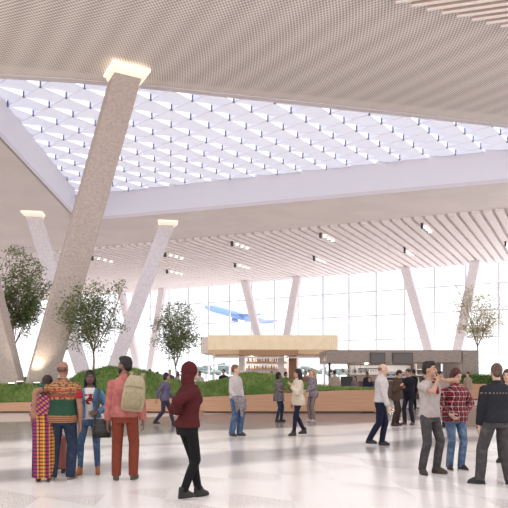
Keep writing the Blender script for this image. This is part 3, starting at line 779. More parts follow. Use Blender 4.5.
# 15 man in the tee, hands at his neck
L = loc_fn(430, 9.6, 34)
p = Person(430, 9.6, 1.79, 34, 'person in a pale tee and grey jeans with both arms raised to the chin', 'm', 'tan', head=(26, -4), hands=((.10, -.20, 1.50), (-.06, -.19, 1.49)), poles=((1, -.35, .15), (-.8, -.5, -.75)), palms=((-.3, .8, .3), (.3, .8, .3)), feet=((.12, -.03, 0, 30), (-.13, .05, 0, -22)), group=GD)
p.top(heather((190, 178, 175), (182, 169, 166), 14), hem=.89, inf=.02, sleeve='short', si=.02, name='tee'); p.pants(GREY, waist=.98, rt=.094, rk=.07, ra=.06, cuff=.06, name='jeans'); p.shoes(plain((64, 50, 46), .55)); p.hair('short_up', (40, 30, 28)); p.face(brow=(40, 30, 28))
g = G(); g.caps(p.T((.0, -.125, 1.40)), p.T((.01, -.14, 1.28)), .022, .03); g.caps(p.T((-.05, -.10, 1.44)), p.T((.05, -.10, 1.44)), .02, .02); p.add('neckerchief', g, fabric((150, 40, 50)))

# 16 plaid shirt
L = loc_fn(455, 10.0, -6)
p = Person(455, 10.0, 1.69, 12, 'person with dark red hair in a red and black plaid shirt and faded jeans', 'f', 'fair', bulk=1.12, head=(14, 16), hands=(L(466, 412, .06), L(446, 414, .1)), poles=((.9, .5, 0), (-.9, .5, 0)), feet=((.10, -.02, 0, 12), (-.10, .0, 0, -14)), group=GD)
p.top(plaid_m(), hem=.84, inf=.03, si=.024, collar=True, flare=.01, name='plaid_shirt'); p.pants(denim((84, 108, 140), (168, 184, 204), 'faded_denim'), waist=1.0, rt=.088, rk=.066, ra=.062, cuff=.05, name='jeans'); p.shoes(plain((58, 40, 42), .7), sole=wsole); p.hair('bob', (96, 42, 40)); p.face()

# 17 leather jacket
L = loc_fn(496, 8.75, 188)
p = Person(496, 8.75, 1.745, 188, 'person in a black quilted jacket and grey jeans seen from behind with legs apart', 'm', 'fair', bulk=1.02, head=(-14, 0), hands=(L(478, 438, -.1), None), poles=((.6, .8, 0), None), feet=((.24, -.02, 0, 62), (-.17, .06, 0, -20)), group=GD)
p.top(quilt_leather(), hem=.90, inf=.034, si=.028, collar=True, name='jacket'); p.pants(GREY, waist=.98, rt=.1, rk=.082, ra=.07, cuff=.05, name='jeans'); p.shoes(plain((30, 27, 30), .5), sole=plain((60, 56, 56), .6)); p.hair('short', (104, 80, 68))
# 18 at the picture edge
p = Person(507.5, 10.8, 1.68, -40, 'person with brown hair peeking out behind the quilted black jacket', 'f', 'fair', group=GD)
p.top(fabric((120, 96, 92)), hem=.85, inf=.025); p.pants(CHAR); p.shoes(bshoe); p.hair('long', (96, 62, 50)); p.face()
# 19 pair between
p = Person(440.5, 18.0, 1.68, 14, 'person in a taupe coat standing between the tee wearer and the plaid shirt', 'f', 'tan', group=GD)
p.top(fabric((156, 128, 112)), hem=.62, inf=.04, si=.024, collar=True, name='coat'); p.pants(fabric((70, 36, 38))); p.shoes(plain((70, 30, 32), .5)); p.hair('long', (50, 34, 32)); p.face()
p = Person(433, 21, 1.74, -30, 'dark haired person glimpsed just behind the head of the tee wearer', 'm', 'tan', group=GD)
p.top(fabric((74, 52, 52)), hem=.85, inf=.026); p.pants(CHAR); p.shoes(bshoe); p.hair('short_up', (32, 24, 26)); p.face()
p = Person(467.5, 29, 1.71, -60, 'person in a long beige coat walking past the hedged planter', 'f', 'fair', feet=((.06, -.16, 0, 0), (-.06, .16, .03, 0)))
p.top(fabric((190, 164, 146)), hem=.6, inf=.035, si=.024, collar=True, flare=.03, name='coat'); p.pants(CHAR); p.shoes(bshoe); p.hair('tail', (110, 64, 48)); p.face()

# people beyond the planter
FAR = [(149.5, 33, 1.86, -30, 'm', 'tan', (196, 176, 172), (46, 34, 32), 'short', 'dark haired person in a pale pink shirt beyond the grass, beside the round tree'),
       (157.5, 34, 1.74, 60, 'f', 'tan', (206, 196, 196), (70, 46, 40), 'bob', 'brown haired person in a pale top beyond the grass, second from the pink backpacker'),
       (170, 34, 1.84, 20, 'm', 'fair', (92, 86, 104), (60, 46, 42), 'short', 'person in a slate shirt beyond the grass under the round tree'),
       (177, 32.5, 1.74, -50, 'f', 'tan', (216, 208, 206), (120, 70, 56), 'long', 'auburn haired person in white beyond the grass, beside the maroon hood'),
       (200, 31, 1.75, 35, 'f', 'tan', (232, 222, 222), (84, 56, 48), 'bob', 'person in a bright white top beyond the grass next to the maroon hood'),
       (223.5, 31, 1.84, -20, 'm', 'tan', (48, 46, 62), (96, 62, 50), 'short', 'person in a dark jacket beyond the grass near the pale sweater wearer'),
       (253, 37.5, 1.74, 15, 'm', 'tan', (40, 36, 46), (34, 26, 28), 'short', 'dark jacketed person at the kiosk bar under the bottle shelves, first'),
       (271.5, 37.2, 1.76, -15, 'm', 'tan', (34, 34, 42), (36, 28, 30), 'short_up', 'dark jacketed person at the kiosk bar beside its white pillar'),
       (286, 30.5, 1.70, 40, 'f', 'tan', (70, 56, 58), (44, 30, 30), 'bob', 'dark clad person glimpsed over the grass between tunic and cream coat'),
       (305, 30, 1.76, -30, 'm', 'tan', (150, 110, 100), (64, 42, 38), 'short', 'person in a rosy brown top beyond the grass beside the blonde head'),
       (309.8, 32, 1.82, 10, 'm', 'fair', (200, 186, 180), (120, 76, 56), 'short', 'ginger haired person in a light top right behind the blonde head'),
       (334.5, 29.3, 1.79, 180, 'm', 'tan', (190, 172, 158), (62, 40, 36), 'short', 'person in a beige jacket seen from behind beyond the planter end'),
       (355, 32, 1.48, -25, 'f', 'tan', (140, 120, 122), (36, 26, 30), 'long', 'short person with black hair in a grey top at the dark kiosk'),
       (367.5, 34.2, 1.70, 20, 'm', 'brown', (46, 42, 52), (34, 26, 28), 'short', 'person in a dark uniform standing at the dark kiosk counter'),
       (369.5, 30.2, 1.44, -10, 'f', 'fair', (36, 40, 72), (150, 96, 84), 'bob', 'short person in navy with reddish hair in front of the kiosk uniform')]
for px, d, H, rz, sx, tn, c, hc, st, lab in FAR:
    p = Person(px, d, H, rz, lab, sx, tn, group='people gathered beyond the planter', vox=.022)
    p.top(fabric(c), hem=.87, inf=.028, si=.022); p.pants(CHAR if sum(c) > 350 else GREY, rt=.09, rk=.07, ra=.06); p.shoes(bshoe); p.hair(st, hc)

DIM = 1.0
# ------------------------------------------------------------------ planters and grass
wood = M('planter_veneer', (182, 140, 112), .5, spec=.3); n = wood.noise(3, 4, (.25, 1, 6)); wood.color(wood.mix(n.smooth(.3, .7), (184, 144, 116), (174, 132, 104)))
soil = plain((70, 54, 44), .95)
grassm = M('grass_blades', (112, 140, 78), .8, spec=.2)
n1 = grassm.noise(.9, 3).smooth(.35, .65); n2 = grassm.noise(9, 2).smooth(.35, .65)
grassm.color(grassm.mix(n2*.6, grassm.mix(n1, (112, 140, 74), (150, 166, 98)), (84, 112, 60)))
random.seed(4)
wall_h = lambda X: float(np.interp(WPX(X, 24.6), [-40, 0, 150, 250, 340, 400], [.40, .42, .57, .74, .93, .97]))
def WPX(X, d): return CX+X*F/d
def ridge(X):
    px = WPX(X, 26.6)
    py = float(np.interp(px, [-250, 0, 40, 62, 85, 108, 130, 150, 172, 200, 222, 240, 255, 275, 300, 330, 372], [388, 387, 387, 383, 372, 368, 370, 374, 382, 384, 381.5, 375.5, 374, 377, 384, 388.5, 390.5]))
    return WZ(py, 26.6)
def back_y(X): return 36.0 if X < -9.2 else (float(np.interp(X, [-9.2, -7.5, 0, 5.6], [36, 29.6, 28.6, 27.6])))
def mound(X, Y):
    w_, r_ = wall_h(X), ridge(X); bY = back_y(X)
    if Y < 26.6:
        t = (Y-24.7)/1.9; t = max(0, min(1, t)); z = w_+(r_-w_)*(t*t*(3-2*t)*.6+t*.4)
    else:
        t = max(0, min(1, (Y-26.6)/(bY-26.6))); z = r_
        if X < -9.2: z = r_+.36*min(1, t*2.2)*min(1, (-9.2-X)/.8)
        z -= max(0, t-.55)/.45*(z-.45)
    return z+.025*math.sin(X*5.1+Y*2)+.02*math.sin(X*9.7-Y*6.1)
X0, X1 = -22.0, 5.45
pl = thing('planter', 'long low curved planter with wooden veneer front and a mound of grass', 'planter', (0, 0, 0))
g = G(); gb = G(); xs = [X0+(X1-.6-X0)*i/60 for i in range(61)]
path = [(x_, 24.6) for x_ in xs]+[(X1-.6+.6*math.sin(a), 25.2-.6*math.cos(a)) for a in [math.pi/2*i/6 for i in range(1, 7)]]+[(X1, 27.6)]
def ribbon(g, path, z0f, z1f, th):
    rings = []
    for i, (a, b) in enumerate(path):
        p, q = path[max(i-1, 0)], path[min(i+1, len(path)-1)]; d = Vector((q[0]-p[0], q[1]-p[1])).normalized(); nn = Vector((-d.y, d.x))*th
        rings.append([(a, b, z0f(a)), (a+nn.x, b+nn.y, z0f(a)), (a+nn.x, b+nn.y, z1f(a)), (a, b, z1f(a))])
    g.loft(rings)
ribbon(g, path, lambda a: .07, wall_h, .09); g.build('front', wood, pl)
ribbon(gb, [(a, b+.08) for a, b in path[:-8]]+[(X1-.1, 25.3), (X1-.1, 27.6)], lambda a: 0, lambda a: .07, .05); gb.build('toe_kick', plain((96, 70, 56), .6), pl)
g = G(); NX, NY = 200, 40; vs = []
for i in range(NX+1):
    X = X0+(X1-.1-X0)*i/NX; by = back_y(X)
    for j in range(NY+1):
        Y = 24.7+(by-24.7)*j/NY; vs.append((X, Y, mound(X, Y)-.02))
ids = lambda i, j: i*(NY+1)+j
fs = [(ids(i, j), ids(i+1, j), ids(i+1, j+1), ids(i, j+1)) for i in range(NX) for j in range(NY)]
b = len(vs); rim = [ids(i, NY) for i in range(NX+1)]
for r_ in rim: x_, y_, z_ = vs[r_]; vs.append((x_, y_, 0.0))
fs += [(rim[i], rim[i+1], b+i+1, b+i) for i in range(NX)]
g.add(vs, fs); g.build('soil_mound', grassm, pl, smooth=True)
def blades(g, n, fx, zf, h=(.07, .17)):
    vs, fs = [], []
    for _ in range(n):
        X, Y = fx(); z = zf(X, Y)-.03; a = random.uniform(0, 6.283); w_ = random.uniform(.012, .03); hh = random.uniform(*h)
        dx, dy = math.cos(a)*w_, math.sin(a)*w_; lx, ly = random.gauss(0, .05), random.gauss(0, .05); k = len(vs)
        vs += [(X-dx, Y-dy, z), (X+dx, Y+dy, z), (X+lx, Y+ly, z+hh)]; fs.append((k, k+1, k+2))
    g.add(vs, fs)
g = G()
def fx():
    while True:
        X = random.uniform(-14.5, X1-.15); t = random.random()**1.5; Y = 24.72+t*(min(back_y(X), 31)-24.9)
        if not (abs(Y-28.1) < .75 and (-12.2 < X < -9.3)): return X, Y
blades(g, 60000, fx, mound)
tag(g.build('grass', grassm), 'short green grass covering the planter mound', 'grass', kind='stuff')

pr = thing('planter', 'straight wooden planter box holding a clipped green hedge near the quilted jacket', 'planter', (17.2, 37.3, 0))
G().bb(-5, 5, -.45, .45, .06, 1.0).build('box', wood, pr, bevel=.02); G().bb(-4.95, 4.95, -.38, .4, 0, .06).build('toe_kick', plain((96, 70, 56), .6), pr); G().bb(-4.9, 4.9, -.4, .4, 1.0, 1.02).build('soil', soil, pr)
hd = thing('hedge', 'clipped green hedge growing in the straight wooden planter box', 'hedge', (17.2, 37.3, 1.02))
hedm = M('hedge_leaf', (98, 132, 60), .7, spec=.25); n = hedm.noise(5, 3); hedm.color(hedm.mix(n.smooth(.4, .6), (136, 168, 92), (92, 126, 62)))
G().bb(-4.8, 4.8, -.3, .3, 0, .5).build('branching', plain((70, 84, 44), .9), hd)
g = G(); vs, fs = [], []
def leafquad(vs, fs, p, L, W_, rnd=random):
    a, b = rnd.uniform(0, 6.283), rnd.uniform(-.9, .7); d = Vector((math.cos(a)*math.cos(b), math.sin(a)*math.cos(b), math.sin(b)))
    s_ = d.cross(Vector((rnd.uniform(-.4, .4), rnd.uniform(-.4, .4), 1))).normalized()*W_; up = s_.cross(d).normalized()*W_*.35; k = len(vs)
    vs += [p, p+d*L*.5+s_+up, p+d*L, p+d*L*.5-s_+up]; fs += [(k, k+1, k+2), (k, k+2, k+3)]
for _ in range(6000):
    p = Vector((random.uniform(-4.9, 4.9), random.uniform(-.38, .38), random.uniform(.02, .6)))
    if random.random() < .75: p.y = random.choice((-.36, -.33, .34))+random.uniform(-.05, .05)
    leafquad(vs, fs, p, .12, .035)
g.add(vs, fs); g.build('foliage', hedm, hd)

# ------------------------------------------------------------------ trees
bark = M('pale_bark', (150, 124, 108), .85); n = bark.noise(10, 3, (1, 1, .3)); bark.color(bark.mix(n.smooth(.4, .6), (164, 138, 122), (116, 92, 78)))
def leafmat(c1, c2, c3):
    m = M('tree_leaf', c1, .55, spec=.35); n = m.noise(2.2, 2).smooth(.35, .65); n2 = m.noise(14, 1).smooth(.4, .6)
    col = m.mix(n2*.6, m.mix(n, c1, c2), c3); m.color(col)
    nt = m.nt; tl = nt.nodes.new('ShaderNodeBsdfTranslucent'); nt.links.new(col, tl.inputs[0]); mx = nt.nodes.new('ShaderNodeMixShader'); mx.inputs[0].default_value = .48
    nt.links.new(m.b.outputs[0], mx.inputs[1]); nt.links.new(tl.outputs[0], mx.inputs[2]); nt.links.new(mx.outputs[0], m.out.inputs[0]); return m
def tree(label, base, fork, cc, cr, n_limb, n_twig, leaves, lsize, lm, seed, group='slender indoor trees', tr=.055, holes=.0):
    rnd = random.Random(seed); r = thing('tree', label, 'tree', base, group=group); base = Vector(base); cc = Vector(cc)-base
    fk = Vector((rnd.uniform(-.05, .05), rnd.uniform(-.05, .05), fork)); g = G(); g.tube([(0, 0, -.25), fk*.5+Vector((.03, 0, 0)), fk], [tr*1.3, tr, tr*.85], 8); g.build('trunk', bark, r, True)
    gl_ = []; tips = []
    for i in range(n_limb):
        a = 6.283*i/n_limb+rnd.uniform(-.4, .4); el = (1.0, .75, .9, .3, .95, .6)[i % 6]
        tip = cc+Vector((math.cos(a)*cr[0]*.8*el, math.sin(a)*cr[1]*.8*el, cr[2]*rnd.uniform(-.35, .85)))
        mid = fk.lerp(tip, .45)+Vector((rnd.uniform(-.15, .15), rnd.uniform(-.15, .15), rnd.uniform(-.1, .1)))*cr[0]*.5
        g = G(); g.tube([fk-Vector((0, 0, .05)), mid, tip], [tr*.6, tr*.4, tr*.14], 6); gl_.append((fk, mid, tip))
        for _ in range(n_twig):
            t = rnd.uniform(.25, 1); p = (fk.lerp(mid, t*2) if t < .5 else mid.lerp(tip, t*2-1))
            for _t in range(20):
                q = cc+Vector((rnd.uniform(-1, 1)*cr[0], rnd.uniform(-1, 1)*cr[1], rnd.uniform(-1, 1)*cr[2])); e = Vector(((q-cc).x/cr[0], (q-cc).y/cr[1], (q-cc).z/cr[2]))
                if .35 < e.length < 1 and (q-p).length < cr[2]*1.1: break
            q = p.lerp(q, .95); m2 = p.lerp(q, .5)+Vector((0, 0, rnd.uniform(-.02, .12)))
            g.tube([p, m2, q], [tr*.22, tr*.13, tr*.05], 5); tips.append((p, m2, q))
        g.build('branch', bark, r, True)
    vs, fs = [], []
    for _ in range(leaves):
        p, m2, q = rnd.choice(tips); t = rnd.random()**.5; c = p.lerp(m2, t*2) if t < .5 else m2.lerp(q, t*2-1)
        c = c+Vector((rnd.gauss(0, 1), rnd.gauss(0, 1), rnd.gauss(0, .8)))*cr[0]*.09
        leafquad(vs, fs, c, lsize*rnd.uniform(.7, 1.3), lsize*.24, rnd)
    g = G().add(vs, fs); fo = g.build('foliage', lm, r); fo['kind'] = 'stuff'; return r
LG = leafmat((118, 136, 88), (152, 164, 110), (88, 106, 66)); LY = leafmat((196, 190, 140), (214, 206, 166), (164, 158, 112))
def treepx(label, bx, by, d, fork_py, x0, x1, y0, y1, lm, seed, leaves, lsize, nl=5, nt_=16, dep=1.0, tr=.055, bz=None):
    b = WP(bx, by, d) if bz is None else Vector((WX(bx, d), d, bz)); c = WP((x0+x1)/2, (y0+y1)/2, d); rx = (x1-x0)/2/F*d; rz = (y1-y0)/2/F*d
    return tree(label, b, WZ(fork_py, d)-b.z, c, (rx, rx*dep, rz), nl, nt_, leaves, lsize, lm, seed, tr=tr)
treepx('large leafy tree seen between the two speckled columns', 14, 378, 33, 345, -8, 53, 243, 340, LG, 11, 6200, .19, 6, 20, tr=.06)
treepx('airy tree with forked thin trunk right beside the skylight column', 93, 371.5, 26.3, 351, 53, 133, 270, 364, LG, 5, 4400, .155, 6, 18, dep=.8, tr=.05)
treepx('round compact tree standing alone against the glass', 176, 384, 28.6, 366, 147, 206, 296, 366, LG, 8, 4600, .14, 6, 18, tr=.04)
treepx('sparse yellowish tree behind the dark kiosk', 478, 374, 47, 346, 446, 511, 272, 346, LY, 21, 3600, .19, 5, 15, tr=.06, bz=0)

# ------------------------------------------------------------------ cream bar kiosk
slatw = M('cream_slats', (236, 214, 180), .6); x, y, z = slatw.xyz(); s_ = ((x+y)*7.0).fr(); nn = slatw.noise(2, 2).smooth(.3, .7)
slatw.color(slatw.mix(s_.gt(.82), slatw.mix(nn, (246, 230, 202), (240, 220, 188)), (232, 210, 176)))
slatw.emit((255, 226, 178), .10); tan = plain((176, 138, 104), .6); wht = plain((232, 226, 224), .5); brown = plain((150, 112, 88), .6); dk = plain((52, 44, 42), .5)  # warm glow given to the canopy slats, standing for light inside
kb = thing('bar_kiosk', 'cream slatted bar kiosk beyond the grass, under the blue aircraft', 'kiosk', (1.4, 48, 0))
def K(x0, x1, y0, y1, z0, z1): return G().bb(x0-1.4, x1-1.4, y0-48, y1-48, z0, z1)
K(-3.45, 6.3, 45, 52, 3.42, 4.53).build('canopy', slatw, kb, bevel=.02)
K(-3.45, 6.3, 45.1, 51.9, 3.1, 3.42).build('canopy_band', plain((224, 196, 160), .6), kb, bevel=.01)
K(-4.1, -3.5, 46, 51, 3.2, 4.45).build('end_panel', plain((240, 228, 222), .5), kb)
K(-1.1, 3.3, 44.6, 50, 2.98, 3.4).build('soffit_box', tan, kb, bevel=.01)
K(-3.1, 5.4, 44.9, 45.05, 2.78, 2.9).build('rail_beam', wht, kb)
for xx in (-3.0, 5.3): K(xx-.05, xx+.05, 44.92, 45.02, 0, 3.1).build('post', wht, kb)
for xx in (-.95, 2.1): K(xx-.24, xx+.24, 46.6, 47.1, 0, 3.1).build('pillar', wht, kb, bevel=.01)
K(2.7, 3.3, 46.5, 46.8, 0, 3.1).build('wood_panel', brown, kb)
K(-.7, 3.6, 49.0, 49.2, 0, 3.1).build('back_panel', wht, kb)
for zz in (2.05, 2.62): K(-.7, 2.6, 48.55, 49.0, zz-.05, zz).build('bar_shelf', brown, kb)
K(-1.6, 4.6, 45.6, 46.3, 0, 1.1).build('counter', tan, kb, bevel=.02)
bm_ = [plain((70, 38, 28), .25), plain((44, 60, 40), .25), plain((196, 170, 130), .3)]
hp, lp = G(), G(); hp.cyl((0, 0, 0), (0, 0, .2), .045, n=10).cyl((0, 0, .2), (0, 0, .245), .045, .016, 10).cyl((0, 0, .245), (0, 0, .31), .016, n=10); bme = hp.mesh('bottle')
for m_i in range(3):
    pass
nb = 0
for zz, row in ((2.05, 'lower'), (2.62, 'upper')):
    for i in range(13):
        me = bme.copy(); o = link('bottle', me, bm_[(i*7+nb) % 3], None, True); o.location = (-.4+i*.225+random.uniform(-.03, .03), 48.75, zz+.003)
        tag(o, 'small bottle lined up on the %s back shelf of the cream bar kiosk' % row, 'bottle', 'bottles on the %s bar shelf' % row); nb += 1

# ------------------------------------------------------------------ dark food kiosk
taupe = M('brushed_taupe', (112, 98, 90), .4, .3); n = taupe.noise(3, 3, (1, 1, 14)); taupe.color(taupe.mix(n.smooth(.35, .65), (152, 138, 130), (128, 115, 108)))
kd = thing('food_kiosk', 'dark taupe food kiosk with a long overhead fascia beside the sparse tree', 'kiosk', (9, 40, 0))
def K2(x0, x1, y0, y1, z0, z1): return G().bb(x0-9, x1-9, y0-40, y1-40, z0, z1)
K2(4.62, 13.15, 38, 42.4, 2.32, 3.12).build('fascia', taupe, kd, bevel=.02)
K2(6.6, 13.15, 42.2, 42.4, 0, 2.32).build('back_wall', plain((150, 134, 126), .6), kd)
K2(6.7, 11, 42.1, 42.2, 1.55, 2.2).build('tiled_panel', wht, kd)
K2(13.3, 14.35, 38.3, 42.4, 0, 3.12).build('tall_panel', taupe, kd, bevel=.02)
K2(4.8, 4.92, 38.6, 38.72, 0, 2.32).build('post', dk, kd)
K2(6.0, 13.1, 38.6, 39.4, 0, 1.08).build('counter', plain((84, 66, 58), .5), kd, bevel=.02); K2(5.95, 13.15, 38.55, 39.45, 1.08, 1.13).build('worktop', plain((60, 52, 50), .3), kd)
for a, b in ((7.35, 8.3), (8.75, 10.05)):
    o = K2(a, b, 37.9, 37.98, 2.2, 2.95).build('menu_board', plain((66, 58, 56), .3), kd, bevel=.01); K2(a+.06, b-.06, 37.885, 37.9, 2.26, 2.89).build('screen', plain((92, 84, 82), .2), o)
K2(6.8, 8.4, 38.9, 39.25, 1.92, 1.97).build('glass_rack', dk, kd)
for i in range(9):
    g = G().cyl((0, 0, .0), (0, 0, -.05), .012, n=8).cyl((0, 0, -.05), (0, 0, -.06), .012, .04, 8).cyl((0, 0, -.06), (0, 0, -.17), .04, .035, 10); o = g.build('wine_glass', plain((196, 190, 190), .1, spec=.6), None, True); o.location = (6.95+i*.165, 39.05, 1.92)
    tag(o, 'upturned wine glass hanging from the rack of the dark food kiosk', 'glass', 'glasses on the kiosk rack')
for xx in (11.2, 12.2): K2(xx, xx+.06, 41.5, 42, 1.13, 2.3).build('shelf_upright', wht, kd)
for zz in (1.5, 1.9): K2(11.2, 12.26, 41.5, 42, zz, zz+.04).build('display_shelf', wht, kd)
K2(10.9, 12.6, 41.4, 42.1, 0, 1.13).build('back_counter', plain((120, 104, 96), .5), kd)
steel = plain((150, 146, 146), .3, .8)
for i, (xx, lab) in enumerate(((8.9, 'under the wide menu board'), (9.9, 'beside the brown suited person'), (11.4, 'nearest the tall panel'))):
    e = thing('coffee_machine', 'steel coffee machine on the kiosk counter '+lab, 'coffee machine', (xx, 39.0, 1.133), group='coffee machines on the counter')
    G().bb(-.35, .35, -.2, .25, .08, .22).build('drip_base', dk, e, bevel=.01); G().bb(-.35, .35, .02, .25, .22, .45).build('body', steel, e, bevel=.01); G().bb(-.36, .36, -.22, .25, .45, .62).build('head', steel, e, bevel=.02)
    for q in (-.18, .18): G().cyl((q, -.12, .45), (q, -.12, .36), .035).cyl((q, -.12, .38), (q, -.3, .37), .014).build('group_handle', dk, e)
    for q in (-.3, .3):
        for y_ in (-.15, .2): G().cyl((q, y_, 0), (q, y_, .08), .025).build('foot', dk, e)
shm = plain((238, 232, 226), .4)
for i, px in enumerate((331, 342.5, 348.5, 354.5, 360.5, 366)):
    d_ = 39.7; x_ = WX(px, d_); l = thing('pendant_lamp', 'small round white pendant lamp with dark underside in a row under the dark kiosk fascia', 'lamp', (x_, d_, 2.318), group='pendant lamps under the kiosk fascia')
    G().cyl((0, 0, 0), (0, 0, -.4), .008, n=6).build('cord', dk, l); G().ell((0, 0, -.54), (.17, .17, .16)).build('shade', shm, l, True); G().cyl((0, -.1, -.54), (0, -.185, -.545), .06).build('socket', dk, l)
bs = thing('booth_seat', 'dark grey high backed booth seat before the dark kiosk', 'seat', (WX(346.5, 36), 36, 0))
gm = fabric((70, 66, 68)); G().bb(-.36, .36, -.12, .02, .12, 1.45).build('backrest', gm, bs, bevel=.04); G().bb(-.36, .36, .02, .5, .3, .47).build('seat', gm, bs, bevel=.04)
for q in (-.3, .3):
    for y_ in (-.06, .44): G().cyl((q, y_, 0), (q, y_, .31 if y_ > 0 else .13), .025).build('leg', dk, bs)

# ------------------------------------------------------------------ luggage and carried things
def suitcase(label, px, d, wd, ht, dp, col, rz=0):
    r = thing('suitcase', label, 'suitcase', (WX(px, d), d, 0), rz); m = plain(col, .45)
    G().bb(-wd/2, wd/2, -dp/2, dp/2, .06, ht).build('body', m, r, bevel=.035)
    for k in (-.3, -.1, .1, .3): G().bb(wd*k-.012, wd*k+.012, -dp/2-.008, -dp/2+.01, .12, ht-.07).build('ridge', m, r)
    for sx in (-1, 1):
        for sy in (-1, 1): G().cyl((sx*(wd/2-.06)-.015, sy*(dp/2-.05), .032), (sx*(wd/2-.06)+.015, sy*(dp/2-.05), .032), .032).build('wheel', dk, r)
    G().tube([(-.09, 0, ht-.01), (-.09, 0, ht+.035), (.09, 0, ht+.035), (.09, 0, ht-.01)], .012).build('handle', dk, r)
suitcase('maroon upright suitcase standing beyond the patterned shirt wearer, between the legs', 56.5, 9.75, .34, .60, .22, (136, 76, 66), R(4))
suitcase('taupe upright suitcase standing behind the faded jeans', 469.5, 17.6, .6, .62, .3, (128, 108, 98), R(-5))
# backpack worn by the pink sweater
bp = fabric((154, 141, 116)); bp2 = fabric((140, 127, 102)); d_ = 8.80
b0 = WP(134, 393, d_); r = thing('backpack', 'beige backpack slung on the shoulder of the pink sweater', 'backpack', b0, R(6)); r.rotation_euler = (0, R(7), R(6))
g = G(); rings = []
for z_, wx_, dy_ in ((-.27, .10, .04), (-.26, .145, .075), (-.2, .165, .10), (-.05, .165, .11), (.1, .155, .10), (.2, .13, .085), (.255, .09, .05), (.262, .05, .02)):
    rings.append([(math.copysign(abs(math.cos(a))**.6, math.cos(a))*wx_, math.copysign(abs(math.sin(a))**.7, math.sin(a))*dy_, z_) for a in [2*math.pi*j/24 for j in range(24)]])
g.loft(rings); g.build('body', bp, r, True)
g = G(); rings = []
for z_, wx_, dy_ in ((-.235, .09, .02), (-.225, .12, .05), (-.15, .13, .062), (-.05, .128, .058), (-.0, .11, .04), (.01, .08, .01)):
    rings.append([(math.copysign(abs(math.cos(a))**.6, math.cos(a))*wx_, -.085+math.copysign(abs(math.sin(a))**.7, math.sin(a))*dy_, z_) for a in [2*math.pi*j/20 for j in range(20)]])
g.loft(rings); g.build('front_pocket', bp2, r, True)
G().strip([(-.13, -.095, .085), (-.06, -.115, .1), (.06, -.115, .1), (.13, -.095, .085)], .012, .01, (0, 0, 1)).build('zip_flap', plain((120, 104, 82), .6), r)
G().tube([(-.04, .02, .25), (-.03, .03, .30), (.03, .03, .30), (.04, .02, .25)], .010).build('carry_handle', plain((90, 78, 62), .7), r)
for q in (-1, 1): G().strip([(q*.07, .08, .2), (q*.085, .14, .30), (q*.09, .28, .29), (q*.10, .36, .15), (q*.12, .34, -.05), (q*.14, .2, -.2), (q*.13, .07, -.22)], .05, .012).build('shoulder_strap', bp2, r)
# black bag of the denim jacket wearer
hb = thing('handbag', 'black leather shoulder bag hanging at the hip of the denim jacket wearer', 'bag', WP(102, 437.5, 9.38), R(14)); lm = plain((34, 31, 34), .35)
g = G(); rings = []
for z_, wx_, dy_ in ((0, .12, .05), (.01, .14, .065), (.12, .145, .07), (.26, .13, .05), (.29, .125, .03)):
    rings.append([(math.copysign(abs(math.cos(a))**.5, math.cos(a))*wx_, math.copysign(abs(math.sin(a))**.6, math.sin(a))*dy_, z_) for a in [2*math.pi*j/20 for j in range(20)]])
g.loft(rings); g.build('body', lm, hb, True)
G().strip([(-.13, -.055, .2), (-.05, -.075, .19), (.05, -.075, .19), (.13, -.055, .2)], .03, .008, (0, 0, 1)).build('front_flap', plain((48, 44, 46), .3), hb)
iv = Matrix.Rotation(-R(14), 4, 'Z')
pts = [iv @ (WP(qx, qy, qd)-WP(102, 437.5, 9.38)) for qx, qy, qd in ((95, 420, 9.36), (96.5, 408, 9.40), (98.5, 395, 9.46), (99.5, 389, 9.58), (99.5, 390, 9.72))]
G().strip(pts, .032, .008, (1, 0, 0)).build('strap', lm, hb)
# jacket carried by the pale sweater wearer
jm = heather((132, 124, 126), (104, 98, 102), 14); g = G(); jd = 15.22
for (ax, ay), (bx, by), ra, rb in (((235, 398), (244, 399), .075, .075), ((237, 401), (237, 411), .07, .035), ((241, 401), (242, 416), .07, .04), ((244, 401), (245.5, 409), .06, .035)):
    g.caps(WP(ax, ay, jd), WP(bx, by, jd+.03), ra, rb)
jk = bpy.data.objects.new('carried_jacket', remesh(g, .018, 3)); COL.objects.link(jk); jk.data.materials.append(jm.m if isinstance(jm, M) else jm)
jk.data.polygons.foreach_set('use_smooth', [True]*len(jk.data.polygons)); tag(jk, 'grey jacket folded over the arm of the pale sweater wearer', 'jacket')
ph = thing('phone', 'dark phone held in both hands by the grey tunic wearer', 'phone', P8.world(P8.arms[0][2]+Vector((0, -.10, .0))), R(70)); G().bb(-.037, .037, -.006, .006, -.02, .12).build('body', dk, ph, bevel=.004); G().bb(-.033, .033, .006, .0075, -.012, .112).build('screen', plain((70, 90, 120), .15), ph)

# ------------------------------------------------------------------ aircraft and trees outside
blue = M('aircraft_blue', (146, 180, 236), .5); airw = plain((226, 232, 244), .4); airg = plain((120, 150, 206), .5)  # blue paled so the colour carries the haze
pc = WP(239, 315.5, 520); L_ = 63.0
ac = thing('aircraft', 'blue airliner climbing in the sky beyond the glass', 'aircraft', pc)
ac.rotation_euler = (Matrix.Rotation(R(180+16), 4, 'Z') @ Matrix.Rotation(R(-13.5), 4, 'Y')).to_euler()
g = G(); rings = []
for t, r_, dz in ((-.5, .3, -.6), (-.49, 1.0, -.45), (-.465, 1.9, -.2), (-.43, 2.7, 0), (-.38, 3.1, 0), (.0, 3.1, 0), (.2, 3.0, .05), (.33, 2.4, .5), (.43, 1.4, 1.2), (.5, .35, 1.9)):
    rings.append([(-t*L_, math.cos(a)*r_, dz+math.sin(a)*r_*1.05) for a in [2*math.pi*j/18 for j in range(18)]])
g.loft(rings); g.build('fuselage', blue, ac, True)
